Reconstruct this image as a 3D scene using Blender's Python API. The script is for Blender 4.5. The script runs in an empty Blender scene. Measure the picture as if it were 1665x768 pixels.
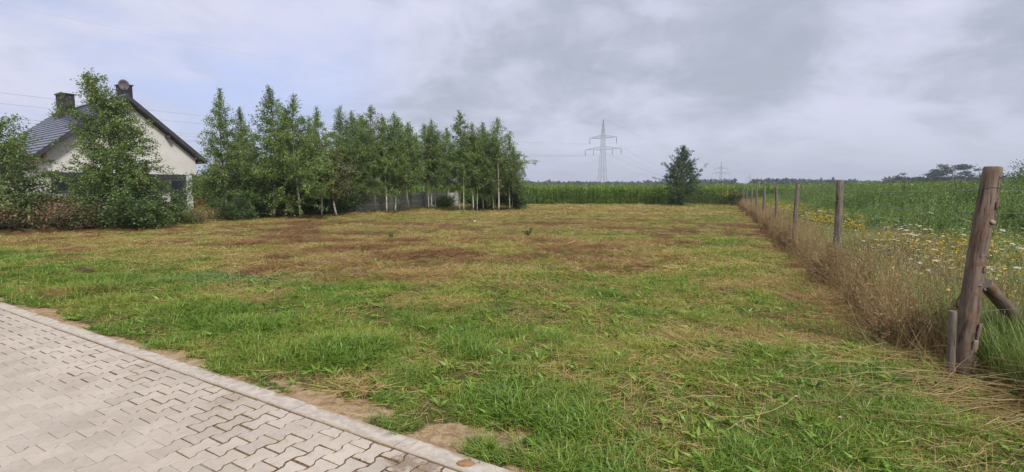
import bpy, math, random
import numpy as np
from mathutils import Vector, Matrix

random.seed(7)
R_ = math.radians
scene = bpy.context.scene
C = scene.collection

# ------------------------------------------------------------------ camera
F = 800.0; PITCH = math.atan(76.0/F); CH = 1.6
cam = bpy.data.cameras.new('camera'); camo = bpy.data.objects.new('camera', cam); C.objects.link(camo)
cam.sensor_width = 36.0; cam.lens = 36.0*F/1665.0
cam.clip_start = 0.05; cam.clip_end = 6000
camo.location = (0, 0, CH); camo.rotation_euler = (R_(90)-PITCH, 0, 0)
scene.camera = camo
scene.render.resolution_x = 1024; scene.render.resolution_y = 472
scene.view_settings.view_transform = 'Standard'; scene.view_settings.look = 'None'
scene.view_settings.exposure = 0.44; scene.view_settings.gamma = 1.0
scene.render.engine = 'CYCLES'

# ------------------------------------------------------------------ sun and sky
SUN_EL, SUN_AZ = 46.0, 158.0      # azimuth clockwise from +Y (the view direction)
sd = Vector((math.sin(R_(SUN_AZ))*math.cos(R_(SUN_EL)), math.cos(R_(SUN_AZ))*math.cos(R_(SUN_EL)), math.sin(R_(SUN_EL))))
sun = bpy.data.lights.new('sun', 'SUN'); sun.energy = 3.0; sun.angle = R_(9); sun.color = (1.0, 0.95, 0.87)
suno = bpy.data.objects.new('sun', sun); C.objects.link(suno)
suno.rotation_euler = sd.to_track_quat('Z', 'Y').to_euler()

w = bpy.data.worlds.new('World'); scene.world = w; w.use_nodes = True
def N(nt, t, **kw):
    n = nt.nodes.new(t)
    for k, v in kw.items():
        if k.startswith('i_'):
            n.inputs[k[2:].replace('_', ' ')].default_value = v
        else: setattr(n, k, v)
    return n
def L(nt, a, b): nt.links.new(a, b)
def vmath(nt, op, a=None, b=None):
    n = nt.nodes.new('ShaderNodeVectorMath'); n.operation = op
    for i, s in enumerate((a, b)):
        if s is None: continue
        if hasattr(s, 'links'): L(nt, s, n.inputs[i])
        else: n.inputs[i].default_value = s
    return n
def fmath(nt, op, a=None, b=None, c=None, clamp=False):
    n = nt.nodes.new('ShaderNodeMath'); n.operation = op; n.use_clamp = clamp
    for i, s in enumerate((a, b, c)):
        if s is None: continue
        if hasattr(s, 'links'): L(nt, s, n.inputs[i])
        else: n.inputs[i].default_value = s
    return n.outputs[0]
def mixc(nt, f, a, b, blend='MIX'):
    n = nt.nodes.new('ShaderNodeMix'); n.data_type = 'RGBA'; n.blend_type = blend
    for s, i in ((f, 0), (a, 6), (b, 7)):
        if hasattr(s, 'links'): L(nt, s, n.inputs[i])
        elif i == 0: n.inputs[0].default_value = s
        else: n.inputs[i].default_value = tuple(s)+(1,) if len(s) == 3 else s
    return n.outputs[2]
def smooth(nt, v, a, b, lo=0.0, hi=1.0):
    n = nt.nodes.new('ShaderNodeMapRange'); n.interpolation_type = 'SMOOTHSTEP'
    L(nt, v, n.inputs[0]); n.inputs[1].default_value = a; n.inputs[2].default_value = b
    n.inputs[3].default_value = lo; n.inputs[4].default_value = hi
    return n.outputs[0]
def noise(nt, vec, scale, detail=3, rough=0.55, dist=0.0):
    n = N(nt, 'ShaderNodeTexNoise', i_Scale=scale, i_Detail=detail, i_Roughness=rough, i_Distortion=dist)
    if vec is not None: L(nt, vec, n.inputs['Vector'])
    return n.outputs['Fac']

def build_world():
    nt = w.node_tree; nt.nodes.clear()
    out = N(nt, 'ShaderNodeOutputWorld'); bg = N(nt, 'ShaderNodeBackground'); bg.inputs[1].default_value = 0.10
    L(nt, bg.outputs[0], out.inputs[0])
    sky = N(nt, 'ShaderNodeTexSky'); sky.sky_type = 'NISHITA'; sky.sun_disc = False
    sky.sun_elevation = R_(SUN_EL); sky.sun_rotation = R_(SUN_AZ); sky.air_density = 1.0; sky.dust_density = 2.0
    tc = N(nt, 'ShaderNodeTexCoord'); d = tc.outputs['Generated']
    sep = N(nt, 'ShaderNodeSeparateXYZ'); L(nt, d, sep.inputs[0])
    z = fmath(nt, 'MAXIMUM', sep.outputs[2], 0.0)
    zz = fmath(nt, 'ADD', z, 0.30)
    px = fmath(nt, 'DIVIDE', sep.outputs[0], zz); py = fmath(nt, 'DIVIDE', sep.outputs[1], zz)
    cv = N(nt, 'ShaderNodeCombineXYZ'); L(nt, px, cv.inputs[0]); L(nt, py, cv.inputs[1]); cv.inputs[2].default_value = 3.7
    v = cv.outputs[0]
    n1 = noise(nt, v, 1.25, 8, 0.56, 0.35)
    n2 = noise(nt, v, 0.55, 4, 0.5, 0.2)
    n3 = noise(nt, v, 3.6, 7, 0.62, 0.5)
    # cloud brightness: grey bellies, pale gaps
    t = fmath(nt, 'ADD', fmath(nt, 'MULTIPLY', n1, 0.50), fmath(nt, 'MULTIPLY', n2, 0.20))
    t = fmath(nt, 'ADD', t, fmath(nt, 'MULTIPLY', n3, 0.30))
    def lobe(px_, py_, r0, r1):
        r = (px_-832.5)/F; u = (384-py_)/F
        dv = Vector((r, math.cos(PITCH)+u*math.sin(PITCH), -math.sin(PITCH)+u*math.cos(PITCH))).normalized()
        dt = vmath(nt, 'DOT_PRODUCT', d, tuple(dv)).outputs['Value']
        return smooth(nt, dt, math.cos(R_(r1)), math.cos(R_(r0)))
    dark = fmath(nt, 'ADD', lobe(1225, 75, 1, 10), fmath(nt, 'MULTIPLY', lobe(1640, 150, 1, 8), 0.6))
    dark = fmath(nt, 'ADD', dark, fmath(nt, 'MULTIPLY', lobe(1120, 265, 0, 6), 0.35))
    dark = fmath(nt, 'ADD', dark, fmath(nt, 'MULTIPLY', lobe(850, 60, 0, 9), 0.15))
    pale = lobe(700, 130, 0, 16)
    t = fmath(nt, 'SUBTRACT', t, fmath(nt, 'MULTIPLY', dark, 0.09))
    t = fmath(nt, 'ADD', t, fmath(nt, 'MULTIPLY', pale, 0.05))
    f = smooth(nt, t, 0.37, 0.60)
    cloud = mixc(nt, f, (3.35, 3.6, 4.3), (5.6, 5.65, 6.9))
    # thin blue break in the upper left
    gap = fmath(nt, 'MULTIPLY', fmath(nt, 'MAXIMUM', lobe(330, 40, 0, 22), fmath(nt, 'MULTIPLY', lobe(60, 60, 0, 12), 0.7)), smooth(nt, n1, 0.62, 0.42))
    blue = mixc(nt, 0.86, sky.outputs[0], (4.3, 5.0, 7.9))
    col = mixc(nt, fmath(nt, 'MULTIPLY', gap, 0.85), cloud, blue)
    # towards the horizon the cloud layer evens out to a pale grey
    hz = smooth(nt, z, 0.16, 0.0)
    col = mixc(nt, fmath(nt, 'MULTIPLY', hz, 0.7), col, (4.5, 4.8, 5.7))
    # a share of the clear sky stays everywhere
    col = mixc(nt, 0.08, col, sky.outputs[0])
    L(nt, col, bg.inputs[0])
build_world()

# ------------------------------------------------------------------ helpers
def ray(px, py):
    r = (px-832.5)/F; u = (384-py)/F
    return np.array([r, math.cos(PITCH)+u*math.sin(PITCH), -math.sin(PITCH)+u*math.cos(PITCH)])
def G(px, py, z=0.0):                 # ground point seen at a photograph pixel
    d = ray(px, py); t = (z-CH)/d[2]; return Vector((d[0]*t, d[1]*t, z))
def at(px, py, Y):                    # the point at forward distance Y
    d = ray(px, py); t = Y/d[1]; return Vector((d[0]*t, Y, CH+d[2]*t))
def gx(px, Y):                        # x on the ground under photo column px at distance Y
    z = -CH; c, s = math.cos(PITCH), math.sin(PITCH)
    return (px-832.5)/F*(Y*c - z*s)
def hgt(py, Y): return at(832, py, Y).z

KA = G(840, 768); KB = G(0, 490)
KT = (KB-KA).normalized(); KN = Vector((-KT.y, KT.x, 0));
if KN.y < 0: KN = -KN
FA = Vector((3.84, 4.05, 0)); FD = Vector((0.4235, 1, 0))   # fence line: FA + FD*(Y-4.05)
FN = Vector((1, -0.4235, 0)).normalized()                    # points right of the fence
def fx(Y): return FA.x + FD.x*(Y-FA.y)

def tag(o, label=None, cat=None, group=None, kind=None):
    if label: o['label'] = label
    if cat: o['category'] = cat
    if group: o['group'] = group
    if kind: o['kind'] = kind
    return o
def empty(name, loc=(0,0,0), rz=0.0, **kw):
    o = bpy.data.objects.new(name, None); C.objects.link(o); o.location = loc; o.rotation_euler = (0,0,rz)
    o.empty_display_size = 0.3
    return tag(o, **kw)
class MB:
    def __init__(s): s.v = []; s.f = []
    def add(s, vs, fs):
        b = len(s.v); s.v += [tuple(v) for v in vs]; s.f += [tuple(b+i for i in f) for f in fs]
    def box(s, x0, x1, y0, y1, z0, z1):
        s.add([(x0,y0,z0),(x1,y0,z0),(x1,y1,z0),(x0,y1,z0),(x0,y0,z1),(x1,y0,z1),(x1,y1,z1),(x0,y1,z1)],
              [(3,2,1,0),(4,5,6,7),(0,1,5,4),(1,2,6,5),(2,3,7,6),(3,0,4,7)])
    def tube(s, pts, rad, n=6, cap=True):
        pts = [Vector(p) for p in pts]; b = len(s.v)
        for i, p in enumerate(pts):
            t = (pts[min(i+1, len(pts)-1)]-pts[max(i-1, 0)]).normalized()
            a = t.cross(Vector((0,0,1)));
            if a.length < 1e-3: a = Vector((1,0,0))
            a.normalize(); c = t.cross(a)
            r = rad[i] if hasattr(rad, '__len__') else rad
            for k in range(n):
                an = 2*math.pi*k/n; s.v.append(tuple(p + a*(math.cos(an)*r) + c*(math.sin(an)*r)))
        for i in range(len(pts)-1):
            for k in range(n):
                k2 = (k+1) % n
                s.f.append((b+i*n+k, b+(i+1)*n+k, b+(i+1)*n+k2, b+i*n+k2))
        if cap:
            s.f.append(tuple(b+k for k in range(n))); e = b+(len(pts)-1)*n
            s.f.append(tuple(e+n-1-k for k in range(n)))
    def mesh(s, name, mat=None, smooth=False):
        me = bpy.data.meshes.new(name); me.from_pydata(s.v, [], s.f)
        if mat: me.materials.append(mat)
        if smooth: me.polygons.foreach_set('use_smooth', [True]*len(me.polygons))
        me.validate(); me.update(); return me
    def build(s, name, mat, parent=None, smooth=False, loc=None, rot=None):
        return link(name, s.mesh(name, mat, smooth), parent, loc, rot)
def link(name, me, parent=None, loc=None, rot=None):
    o = bpy.data.objects.new(name, me); C.objects.link(o)
    if parent: o.parent = parent
    if loc is not None: o.location = loc
    if rot is not None: o.rotation_euler = rot
    return o
def fast_mesh(name, verts, quads=None, tris=None, mat=None, smooth=False):
    """verts (N,3); quads (M,4) and/or tris (K,3) as numpy"""
    me = bpy.data.meshes.new(name); me.vertices.add(len(verts)); me.vertices.foreach_set('co', np.asarray(verts, np.float32).ravel())
    loops = []; starts = []; tot = []; c = 0
    for arr, k in ((quads, 4), (tris, 3)):
        if arr is None or not len(arr): continue
        loops.append(np.asarray(arr, np.int32).ravel()); n = len(arr)
        starts.append(c+np.arange(n)*k); tot.append(np.full(n, k)); c += n*k
    loops = np.concatenate(loops); starts = np.concatenate(starts).astype(np.int32)
    me.loops.add(len(loops)); me.loops.foreach_set('vertex_index', loops)
    me.polygons.add(len(starts)); me.polygons.foreach_set('loop_start', starts)
    if smooth: me.polygons.foreach_set('use_smooth', np.ones(len(starts), bool))
    if mat: me.materials.append(mat)
    me.update(calc_edges=True); return me

# numpy noise
def _h(ix, iy, sd):
    n = (ix.astype(np.int64)*374761393 + iy.astype(np.int64)*668265263 + sd*1442695041) & 0xffffffff
    n = ((n ^ (n >> 13))*1274126177) & 0xffffffff
    return ((n ^ (n >> 16)) & 0xffff)/65535.0
def vn(x, y, sd=0):
    ix = np.floor(x); iy = np.floor(y); fx_ = x-ix; fy = y-iy
    ux = fx_*fx_*(3-2*fx_); uy = fy*fy*(3-2*fy)
    a = _h(ix, iy, sd); b = _h(ix+1, iy, sd); c = _h(ix, iy+1, sd); d = _h(ix+1, iy+1, sd)
    return (a*(1-ux)+b*ux)*(1-uy) + (c*(1-ux)+d*ux)*uy
def fbm(x, y, sd=0, o=4):
    r = 0; a = 0.5; t = 0
    for i in range(o):
        r = r + a*vn(x*2**i+i*17.3, y*2**i-i*9.1, sd+i); t += a; a *= 0.55
    return r/t
def sst(v, a, b):
    t = np.clip((v-a)/(b-a), 0, 1); return t*t*(3-2*t)

# ------------------------------------------------------------------ materials
def mat(name):
    m = bpy.data.materials.new(name); m.use_nodes = True; nt = m.node_tree; nt.nodes.clear()
    out = N(nt, 'ShaderNodeOutputMaterial'); return m, nt, out
def pbsdf(nt, out, col, rough=0.8, bump=None, metallic=0.0, spec=0.3, bstr=0.4, bdist=0.01):
    b = N(nt, 'ShaderNodeBsdfPrincipled')
    if hasattr(col, 'links'): L(nt, col, b.inputs['Base Color'])
    else: b.inputs['Base Color'].default_value = tuple(col)+(1,)
    if hasattr(rough, 'links'): L(nt, rough, b.inputs['Roughness'])
    else: b.inputs['Roughness'].default_value = rough
    b.inputs['Metallic'].default_value = metallic
    b.inputs['Specular IOR Level'].default_value = spec
    if bump is not None:
        bn = N(nt, 'ShaderNodeBump'); bn.inputs['Strength'].default_value = bstr; bn.inputs['Distance'].default_value = bdist
        L(nt, bump, bn.inputs['Height']); L(nt, bn.outputs[0], b.inputs['Normal'])
    L(nt, b.outputs[0], out.inputs[0]); return b
def simple(name, c1, c2=None, scale=8.0, rough=0.8, metallic=0.0, spec=0.3, bstr=0.3, bdist=0.005, stretch=(1,1,1)):
    m, nt, out = mat(name)
    tc = N(nt, 'ShaderNodeTexCoord'); mp = N(nt, 'ShaderNodeMapping'); mp.inputs['Scale'].default_value = stretch
    L(nt, tc.outputs['Object'], mp.inputs[0])
    n = noise(nt, mp.outputs[0], scale, 6, 0.6)
    oi = N(nt, 'ShaderNodeObjectInfo')
    f = smooth(nt, fmath(nt, 'ADD', n, fmath(nt, 'MULTIPLY', fmath(nt, 'SUBTRACT', oi.outputs['Random'], 0.5), 0.2)), 0.3, 0.7)
    col = mixc(nt, f, c1, c2 if c2 else c1)
    pbsdf(nt, out, col, rough, n, metallic, spec, bstr, bdist); return m
def leafmat(name, dark, mid, light, odd=None, oddp=0.0, trans=0.35, nscale=1.1, rough=0.55, gloss=0.05):
    """foliage: every leaf or blade (mesh island) has its own hue; clumps differ a little"""
    m, nt, out = mat(name)
    g = N(nt, 'ShaderNodeNewGeometry'); rnd = g.outputs['Random Per Island']
    n = noise(nt, g.outputs['Position'], nscale, 2)
    f = fmath(nt, 'ADD', fmath(nt, 'MULTIPLY', rnd, 0.6), fmath(nt, 'MULTIPLY', smooth(nt, n, 0.3, 0.7), 0.4))
    col = mixc(nt, smooth(nt, f, 0.0, 0.5), dark, mid); col = mixc(nt, smooth(nt, f, 0.5, 1.0), col, light)
    if odd:
        wn = N(nt, 'ShaderNodeTexWhiteNoise'); wn.noise_dimensions = '1D'; L(nt, rnd, wn.inputs['W'])
        col = mixc(nt, fmath(nt, 'LESS_THAN', wn.outputs[0], oddp), col, odd)
    return leafout(m, nt, out, col, trans, rough, gloss)
def leafout(m, nt, out, col, trans, rough=0.5, gloss=0.05):
    d = N(nt, 'ShaderNodeBsdfDiffuse'); t = N(nt, 'ShaderNodeBsdfTranslucent'); gl = N(nt, 'ShaderNodeBsdfGlossy')
    L(nt, col, d.inputs[0])
    L(nt, mixc(nt, 0.35, col, (1.0, 1.0, 0.15), 'MULTIPLY'), t.inputs[0]); gl.inputs['Roughness'].default_value = rough
    mx = N(nt, 'ShaderNodeMixShader'); mx.inputs[0].default_value = trans; L(nt, d.outputs[0], mx.inputs[1]); L(nt, t.outputs[0], mx.inputs[2])
    m2 = N(nt, 'ShaderNodeMixShader'); m2.inputs[0].default_value = gloss; L(nt, mx.outputs[0], m2.inputs[1]); L(nt, gl.outputs[0], m2.inputs[2])
    L(nt, m2.outputs[0], out.inputs[0]); return m
def blademat(name):
    """grass blades: instancer attributes dry (0 fresh, 1 straw), hue (random) and cool (bluish weeds)"""
    m, nt, out = mat(name)
    def at_(n): a = N(nt, 'ShaderNodeAttribute'); a.attribute_type = 'INSTANCER'; a.attribute_name = n; return a.outputs['Fac']
    g = N(nt, 'ShaderNodeNewGeometry'); rnd = g.outputs['Random Per Island']
    wn = N(nt, 'ShaderNodeTexWhiteNoise'); wn.noise_dimensions = '1D'; L(nt, rnd, wn.inputs['W'])
    hue = at_('hue'); dry = at_('dry'); cool = at_('cool')
    green = mixc(nt, rnd, (0.055, 0.125, 0.014), (0.20, 0.35, 0.04))
    green = mixc(nt, hue, green, (0.33, 0.37, 0.055))
    green = mixc(nt, fmath(nt, 'MULTIPLY', cool, 0.8), green, (0.10, 0.20, 0.11))
    straw = mixc(nt, rnd, (0.30, 0.20, 0.07), (0.64, 0.50, 0.21))
    straw = mixc(nt, smooth(nt, hue, 0.68, 1.0), straw, (0.25, 0.13, 0.06))
    f = fmath(nt, 'LESS_THAN', wn.outputs[0], dry)
    col = mixc(nt, f, green, straw)
    return leafout(m, nt, out, col, 0.3, 0.45, 0.04)

M = {}
M['blade'] = blademat('grass_blade')
M['birch_leaf'] = leafmat('birch_leaf', (0.040, 0.085, 0.018), (0.12, 0.20, 0.036), (0.27, 0.36, 0.08), (0.22, 0.17, 0.05), 0.03)
M['birch_leaf_light'] = leafmat('birch_leaf_light', (0.06, 0.115, 0.024), (0.145, 0.235, 0.045), (0.27, 0.36, 0.085), (0.25, 0.19, 0.06), 0.04)
M['brown_leaf'] = leafmat('browning_leaf', (0.05, 0.06, 0.022), (0.11, 0.13, 0.035), (0.17, 0.19, 0.05), (0.24, 0.14, 0.06), 0.22)
M['bush_leaf'] = leafmat('bush_leaf', (0.025, 0.058, 0.014), (0.07, 0.13, 0.026), (0.15, 0.23, 0.05))
M['plum_leaf'] = leafmat('plum_leaf', (0.022, 0.05, 0.020), (0.055, 0.10, 0.034), (0.12, 0.18, 0.06))
M['pine'] = leafmat('pine_needles', (0.012, 0.03, 0.018), (0.025, 0.05, 0.028), (0.045, 0.075, 0.035), trans=0.15)
M['forest'] = leafmat('forest_leaf', (0.02, 0.042, 0.02), (0.035, 0.065, 0.025), (0.055, 0.09, 0.035), trans=0.15, nscale=0.05)
M['corn_leaf'] = leafmat('corn_leaf', (0.06, 0.125, 0.02), (0.16, 0.27, 0.04), (0.32, 0.44, 0.09), trans=0.35, nscale=0.6)
M['tassel'] = leafmat('corn_tassel', (0.20, 0.20, 0.07), (0.26, 0.27, 0.09), (0.34, 0.34, 0.12))
M['mugwort'] = leafmat('tall_weed_leaf', (0.09, 0.16, 0.04), (0.20, 0.30, 0.085), (0.38, 0.48, 0.17), trans=0.35, nscale=0.5)
M['meadow'] = leafmat('meadow_blade', (0.09, 0.16, 0.03), (0.18, 0.28, 0.055), (0.29, 0.37, 0.10), (0.36, 0.27, 0.12), 0.16, trans=0.35)
M['dry_stem'] = leafmat('dry_grass_stem', (0.27, 0.18, 0.08), (0.44, 0.32, 0.15), (0.64, 0.52, 0.28), (0.20, 0.10, 0.05), 0.12, trans=0.25)
M['dock'] = leafmat('withered_weed', (0.10, 0.055, 0.03), (0.24, 0.14, 0.07), (0.38, 0.24, 0.12), (0.09, 0.12, 0.03), 0.25, trans=0.15)
M['broad_leaf'] = leafmat('broad_leaf', (0.05, 0.11, 0.02), (0.09, 0.17, 0.03), (0.15, 0.25, 0.05))
M['stem_green'] = leafmat('green_stem', (0.05, 0.09, 0.02), (0.09, 0.14, 0.04), (0.14, 0.18, 0.06))
M['petal_white'] = leafmat('white_umbel', (0.45, 0.46, 0.36), (0.66, 0.66, 0.56), (0.80, 0.79, 0.70), trans=0.3)
M['petal_yellow'] = leafmat('yellow_flower', (0.60, 0.33, 0.02), (0.78, 0.52, 0.03), (0.85, 0.65, 0.07), trans=0.25)
M['bark'] = simple('shrub_bark', (0.07, 0.055, 0.04), (0.16, 0.13, 0.10), 30)
M['pine_bark'] = simple('pine_bark', (0.10, 0.06, 0.04), (0.2, 0.12, 0.08), 5)
M['clod'] = simple('dark_soil', (0.05, 0.03, 0.018), (0.11, 0.07, 0.04), 40, 0.95, bstr=0.8)
M['mud'] = simple('dried_mud', (0.17, 0.09, 0.045), (0.30, 0.17, 0.085), 60, 0.95, bstr=0.9)
M['galv'] = simple('galvanised_steel', (0.15, 0.165, 0.18), (0.21, 0.225, 0.24), 2, 0.6, 0.3)
M['insul'] = simple('insulator_ceramic', (0.08, 0.07, 0.065), (0.12, 0.11, 0.10), 3, 0.4)
M['wire'] = simple('aluminium_wire', (0.16, 0.17, 0.18), (0.2, 0.21, 0.22), 1, 0.5)
M['fwire'] = simple('fence_wire_steel', (0.14, 0.14, 0.14), (0.24, 0.23, 0.21), 10, 0.5, 0.5)
M['plaster'] = simple('cream_plaster', (0.55, 0.54, 0.505), (0.63, 0.615, 0.58), 0.6, 0.9, bstr=0.1)
M['dark_trim'] = simple('dark_trim', (0.035, 0.036, 0.045), (0.055, 0.055, 0.065), 2, 0.6)
M['timber'] = simple('dark_timber', (0.05, 0.036, 0.028), (0.085, 0.062, 0.05), 3, 0.8)
M['roof'] = simple('roof_sheet', (0.055, 0.068, 0.105), (0.075, 0.09, 0.13), .6, 0.24, 0.0, spec=0.75, bstr=0.1)
M['brick_dark'] = simple('dark_clinker', (0.018, 0.017, 0.022), (0.034, 0.03, 0.038), 9, 0.8, stretch=(1, 1, 3))
M['sheet_blue'] = simple('chimney_sheet', (0.10, 0.13, 0.19), (0.13, 0.165, 0.23), 2, 0.45)
M['glass'] = simple('window_glass', (0.02, 0.022, 0.026), (0.03, 0.034, 0.04), 1, 0.08, spec=0.6, bstr=0.0)
M['white_frame'] = simple('white_plastic', (0.68, 0.69, 0.70), (0.75, 0.75, 0.76), 2, 0.5)
M['dish'] = simple('dish_paint', (0.12, 0.115, 0.12), (0.17, 0.165, 0.17), 2, 0.5)
M['log'] = simple('firewood', (0.36, 0.13, 0.04), (0.60, 0.27, 0.09), 12, 0.9)
M['concrete'] = simple('weathered_concrete', (0.26, 0.25, 0.235), (0.44, 0.43, 0.40), 1.3, 0.92, bstr=0.4)
def kerb_mat():
    m, nt, out = mat('kerb_concrete'); g = N(nt, 'ShaderNodeNewGeometry'); P = g.outputs['Position']
    s = fmath(nt, 'SUBTRACT', vmath(nt, 'DOT_PRODUCT', P, tuple(KN)).outputs['Value'], KA.dot(KN))
    a = noise(nt, P, 3.0, 5, .65, .5); f = noise(nt, P, 240, 3, .7); b = noise(nt, P, 14, 5, .6)
    col = mixc(nt, smooth(nt, b, .35, .65), (0.37, 0.325, 0.275), (0.49, 0.44, 0.375))
    col = mixc(nt, smooth(nt, f, .6, .75), col, (0.24, 0.2, 0.16))
    k = smooth(nt, fmath(nt, 'ADD', s, fmath(nt, 'MULTIPLY', fmath(nt, 'SUBTRACT', a, .5), .28)), -.045, .0)
    k2 = smooth(nt, fmath(nt, 'SUBTRACT', fmath(nt, 'MULTIPLY', fmath(nt, 'SUBTRACT', b, .5), .12), s), .125, .16)
    col = mixc(nt, fmath(nt, 'MULTIPLY', fmath(nt, 'MAXIMUM', k, k2), .75), col, (0.27, 0.19, 0.12))
    pbsdf(nt, out, col, .93, fmath(nt, 'ADD', f, b), bstr=.4, bdist=.003); return m
M['kerb'] = kerb_mat() or simple('kerb_concrete', (0.40, 0.355, 0.30), (0.50, 0.45, 0.385), 9, 0.92, bstr=0.35, bdist=0.002)

def birch_bark():
    m, nt, out = mat('birch_bark'); tc = N(nt, 'ShaderNodeTexCoord'); mp = N(nt, 'ShaderNodeMapping'); mp.inputs['Scale'].default_value = (3, 3, 9)
    L(nt, tc.outputs['Object'], mp.inputs[0]); n = noise(nt, mp.outputs[0], 1.6, 4, 0.6); n2 = noise(nt, tc.outputs['Object'], 0.8, 2)
    sep = N(nt, 'ShaderNodeSeparateXYZ'); L(nt, tc.outputs['Object'], sep.inputs[0])
    base = mixc(nt, smooth(nt, n2, 0.35, 0.65), (0.42, 0.37, 0.30), (0.62, 0.58, 0.50))
    col = mixc(nt, smooth(nt, n, 0.56, 0.64), base, (0.05, 0.042, 0.036))
    col = mixc(nt, smooth(nt, sep.outputs[2], 2.0, 5.0), col, (0.13, 0.085, 0.055))
    col = mixc(nt, smooth(nt, sep.outputs[2], 0.45, 0.0), col, (0.16, 0.12, 0.085))
    pbsdf(nt, out, col, 0.8, n, bstr=0.2); return m
M['birch'] = birch_bark()

def post_wood(name, c1, c2, c3):
    m, nt, out = mat(name); tc = N(nt, 'ShaderNodeTexCoord'); mp = N(nt, 'ShaderNodeMapping'); mp.inputs['Scale'].default_value = (9, 9, 1.0)
    L(nt, tc.outputs['Object'], mp.inputs[0])
    n = noise(nt, mp.outputs[0], 3.5, 7, 0.62, 0.4); n2 = noise(nt, tc.outputs['Object'], 5.5, 5, 0.6, 0.6)
    mp2 = N(nt, 'ShaderNodeMapping'); mp2.inputs['Scale'].default_value = (22, 22, 1.4); L(nt, tc.outputs['Object'], mp2.inputs[0])
    cr = noise(nt, mp2.outputs[0], 2.2, 4, 0.6, 0.2)
    col = mixc(nt, smooth(nt, n, 0.32, 0.68), c1, c2); col = mixc(nt, smooth(nt, n2, 0.53, 0.62), col, c3)
    col = mixc(nt, smooth(nt, cr, 0.40, 0.34), col, (0.045, 0.03, 0.022))
    hb = fmath(nt, 'ADD', fmath(nt, 'MULTIPLY', n2, 0.7), fmath(nt, 'ADD', n, fmath(nt, 'MULTIPLY', smooth(nt, cr, 0.34, 0.42), 0.5)))
    pbsdf(nt, out, col, 0.88, hb, bstr=0.8, bdist=0.012); return m
M['post'] = post_wood('brown_post_wood', (0.10, 0.068, 0.05), (0.20, 0.15, 0.115), (0.15, 0.09, 0.06))
M['post_grey'] = post_wood('grey_post_wood', (0.11, 0.09, 0.072), (0.22, 0.185, 0.15), (0.16, 0.12, 0.09))
M['post_end'] = simple('sawn_end', (0.09, 0.07, 0.055), (0.16, 0.13, 0.10), 30, 0.9)
M['bark_flake'] = simple('pale_bark_flake', (0.20, 0.15, 0.11), (0.30, 0.24, 0.19), 20, 0.9)

def stone_mat():
    m, nt, out = mat('paving_concrete'); g = N(nt, 'ShaderNodeNewGeometry'); P = g.outputs['Position']
    fine = noise(nt, P, 260, 3, 0.7); mid = noise(nt, P, 22, 5, 0.6); big = noise(nt, P, 1.3, 4, 0.55)
    oi = N(nt, 'ShaderNodeObjectInfo'); rpi = g.outputs['Random Per Island']
    rr = fmath(nt, 'FRACT', fmath(nt, 'ADD', oi.outputs['Random'], rpi))
    col = mixc(nt, smooth(nt, big, 0.35, 0.65), (0.40, 0.345, 0.285), (0.47, 0.41, 0.345))
    col = mixc(nt, fmath(nt, 'MULTIPLY', smooth(nt, mid, 0.45, 0.7), 0.35), col, (0.30, 0.27, 0.235))
    v = fmath(nt, 'ADD', fmath(nt, 'MULTIPLY', rr, 0.15), fmath(nt, 'MULTIPLY', fine, 0.22)); v = fmath(nt, 'ADD', v, 0.79)
    hs = N(nt, 'ShaderNodeHueSaturation'); L(nt, v, hs.inputs['Value']); L(nt, col, hs.inputs['Color'])
    a = N(nt, 'ShaderNodeAttribute'); a.attribute_name = 'dirt'
    # two brown stains near the kerb
    def stain(c, r):
        d = vmath(nt, 'DISTANCE', P, tuple(c)).outputs['Value']
        return smooth(nt, fmath(nt, 'ADD', d, fmath(nt, 'MULTIPLY', fmath(nt, 'SUBTRACT', mid, 0.5), 0.35)), r, r*0.35)
    st = fmath(nt, 'MAXIMUM', stain(G(655, 752), 0.13), fmath(nt, 'MULTIPLY', stain(G(690, 762), 0.11), 0.9))
    st = fmath(nt, 'MAXIMUM', st, fmath(nt, 'MULTIPLY', stain(G(125, 622), 0.22), 0.35))
    st = fmath(nt, 'MAXIMUM', st, fmath(nt, 'MULTIPLY', stain(G(375, 650), 0.20), 0.4))
    c2 = mixc(nt, fmath(nt, 'MULTIPLY', st, 0.8), hs.outputs[0], (0.19, 0.135, 0.09))
    h = fmath(nt, 'ADD', fine, fmath(nt, 'MULTIPLY', mid, 0.6))
    pbsdf(nt, out, c2, 0.93, h, bstr=0.35, bdist=0.002); return m
M['stone'] = stone_mat()

def joint_mat():
    m, nt, out = mat('joint_soil'); g = N(nt, 'ShaderNodeNewGeometry'); P = g.outputs['Position']
    s = fmath(nt, 'SUBTRACT', vmath(nt, 'DOT_PRODUCT', P, tuple(KN)).outputs['Value'], KA.dot(KN))
    big = noise(nt, P, 1.6, 4, 0.6); fine = noise(nt, P, 60, 4, 0.7)
    k = smooth(nt, fmath(nt, 'ADD', s, fmath(nt, 'MULTIPLY', fmath(nt, 'SUBTRACT', big, 0.5), 1.6)), -1.25, -0.75)
    dirt = mixc(nt, smooth(nt, fine, 0.4, 0.6), (0.05, 0.034, 0.02), (0.18, 0.12, 0.06))
    sand = mixc(nt, smooth(nt, fine, 0.4, 0.6), (0.24, 0.205, 0.17), (0.33, 0.29, 0.245))
    pbsdf(nt, out, mixc(nt, k, sand, dirt), 0.95, fine, bstr=0.6, bdist=0.004); return m
M['joint'] = joint_mat()

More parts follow.
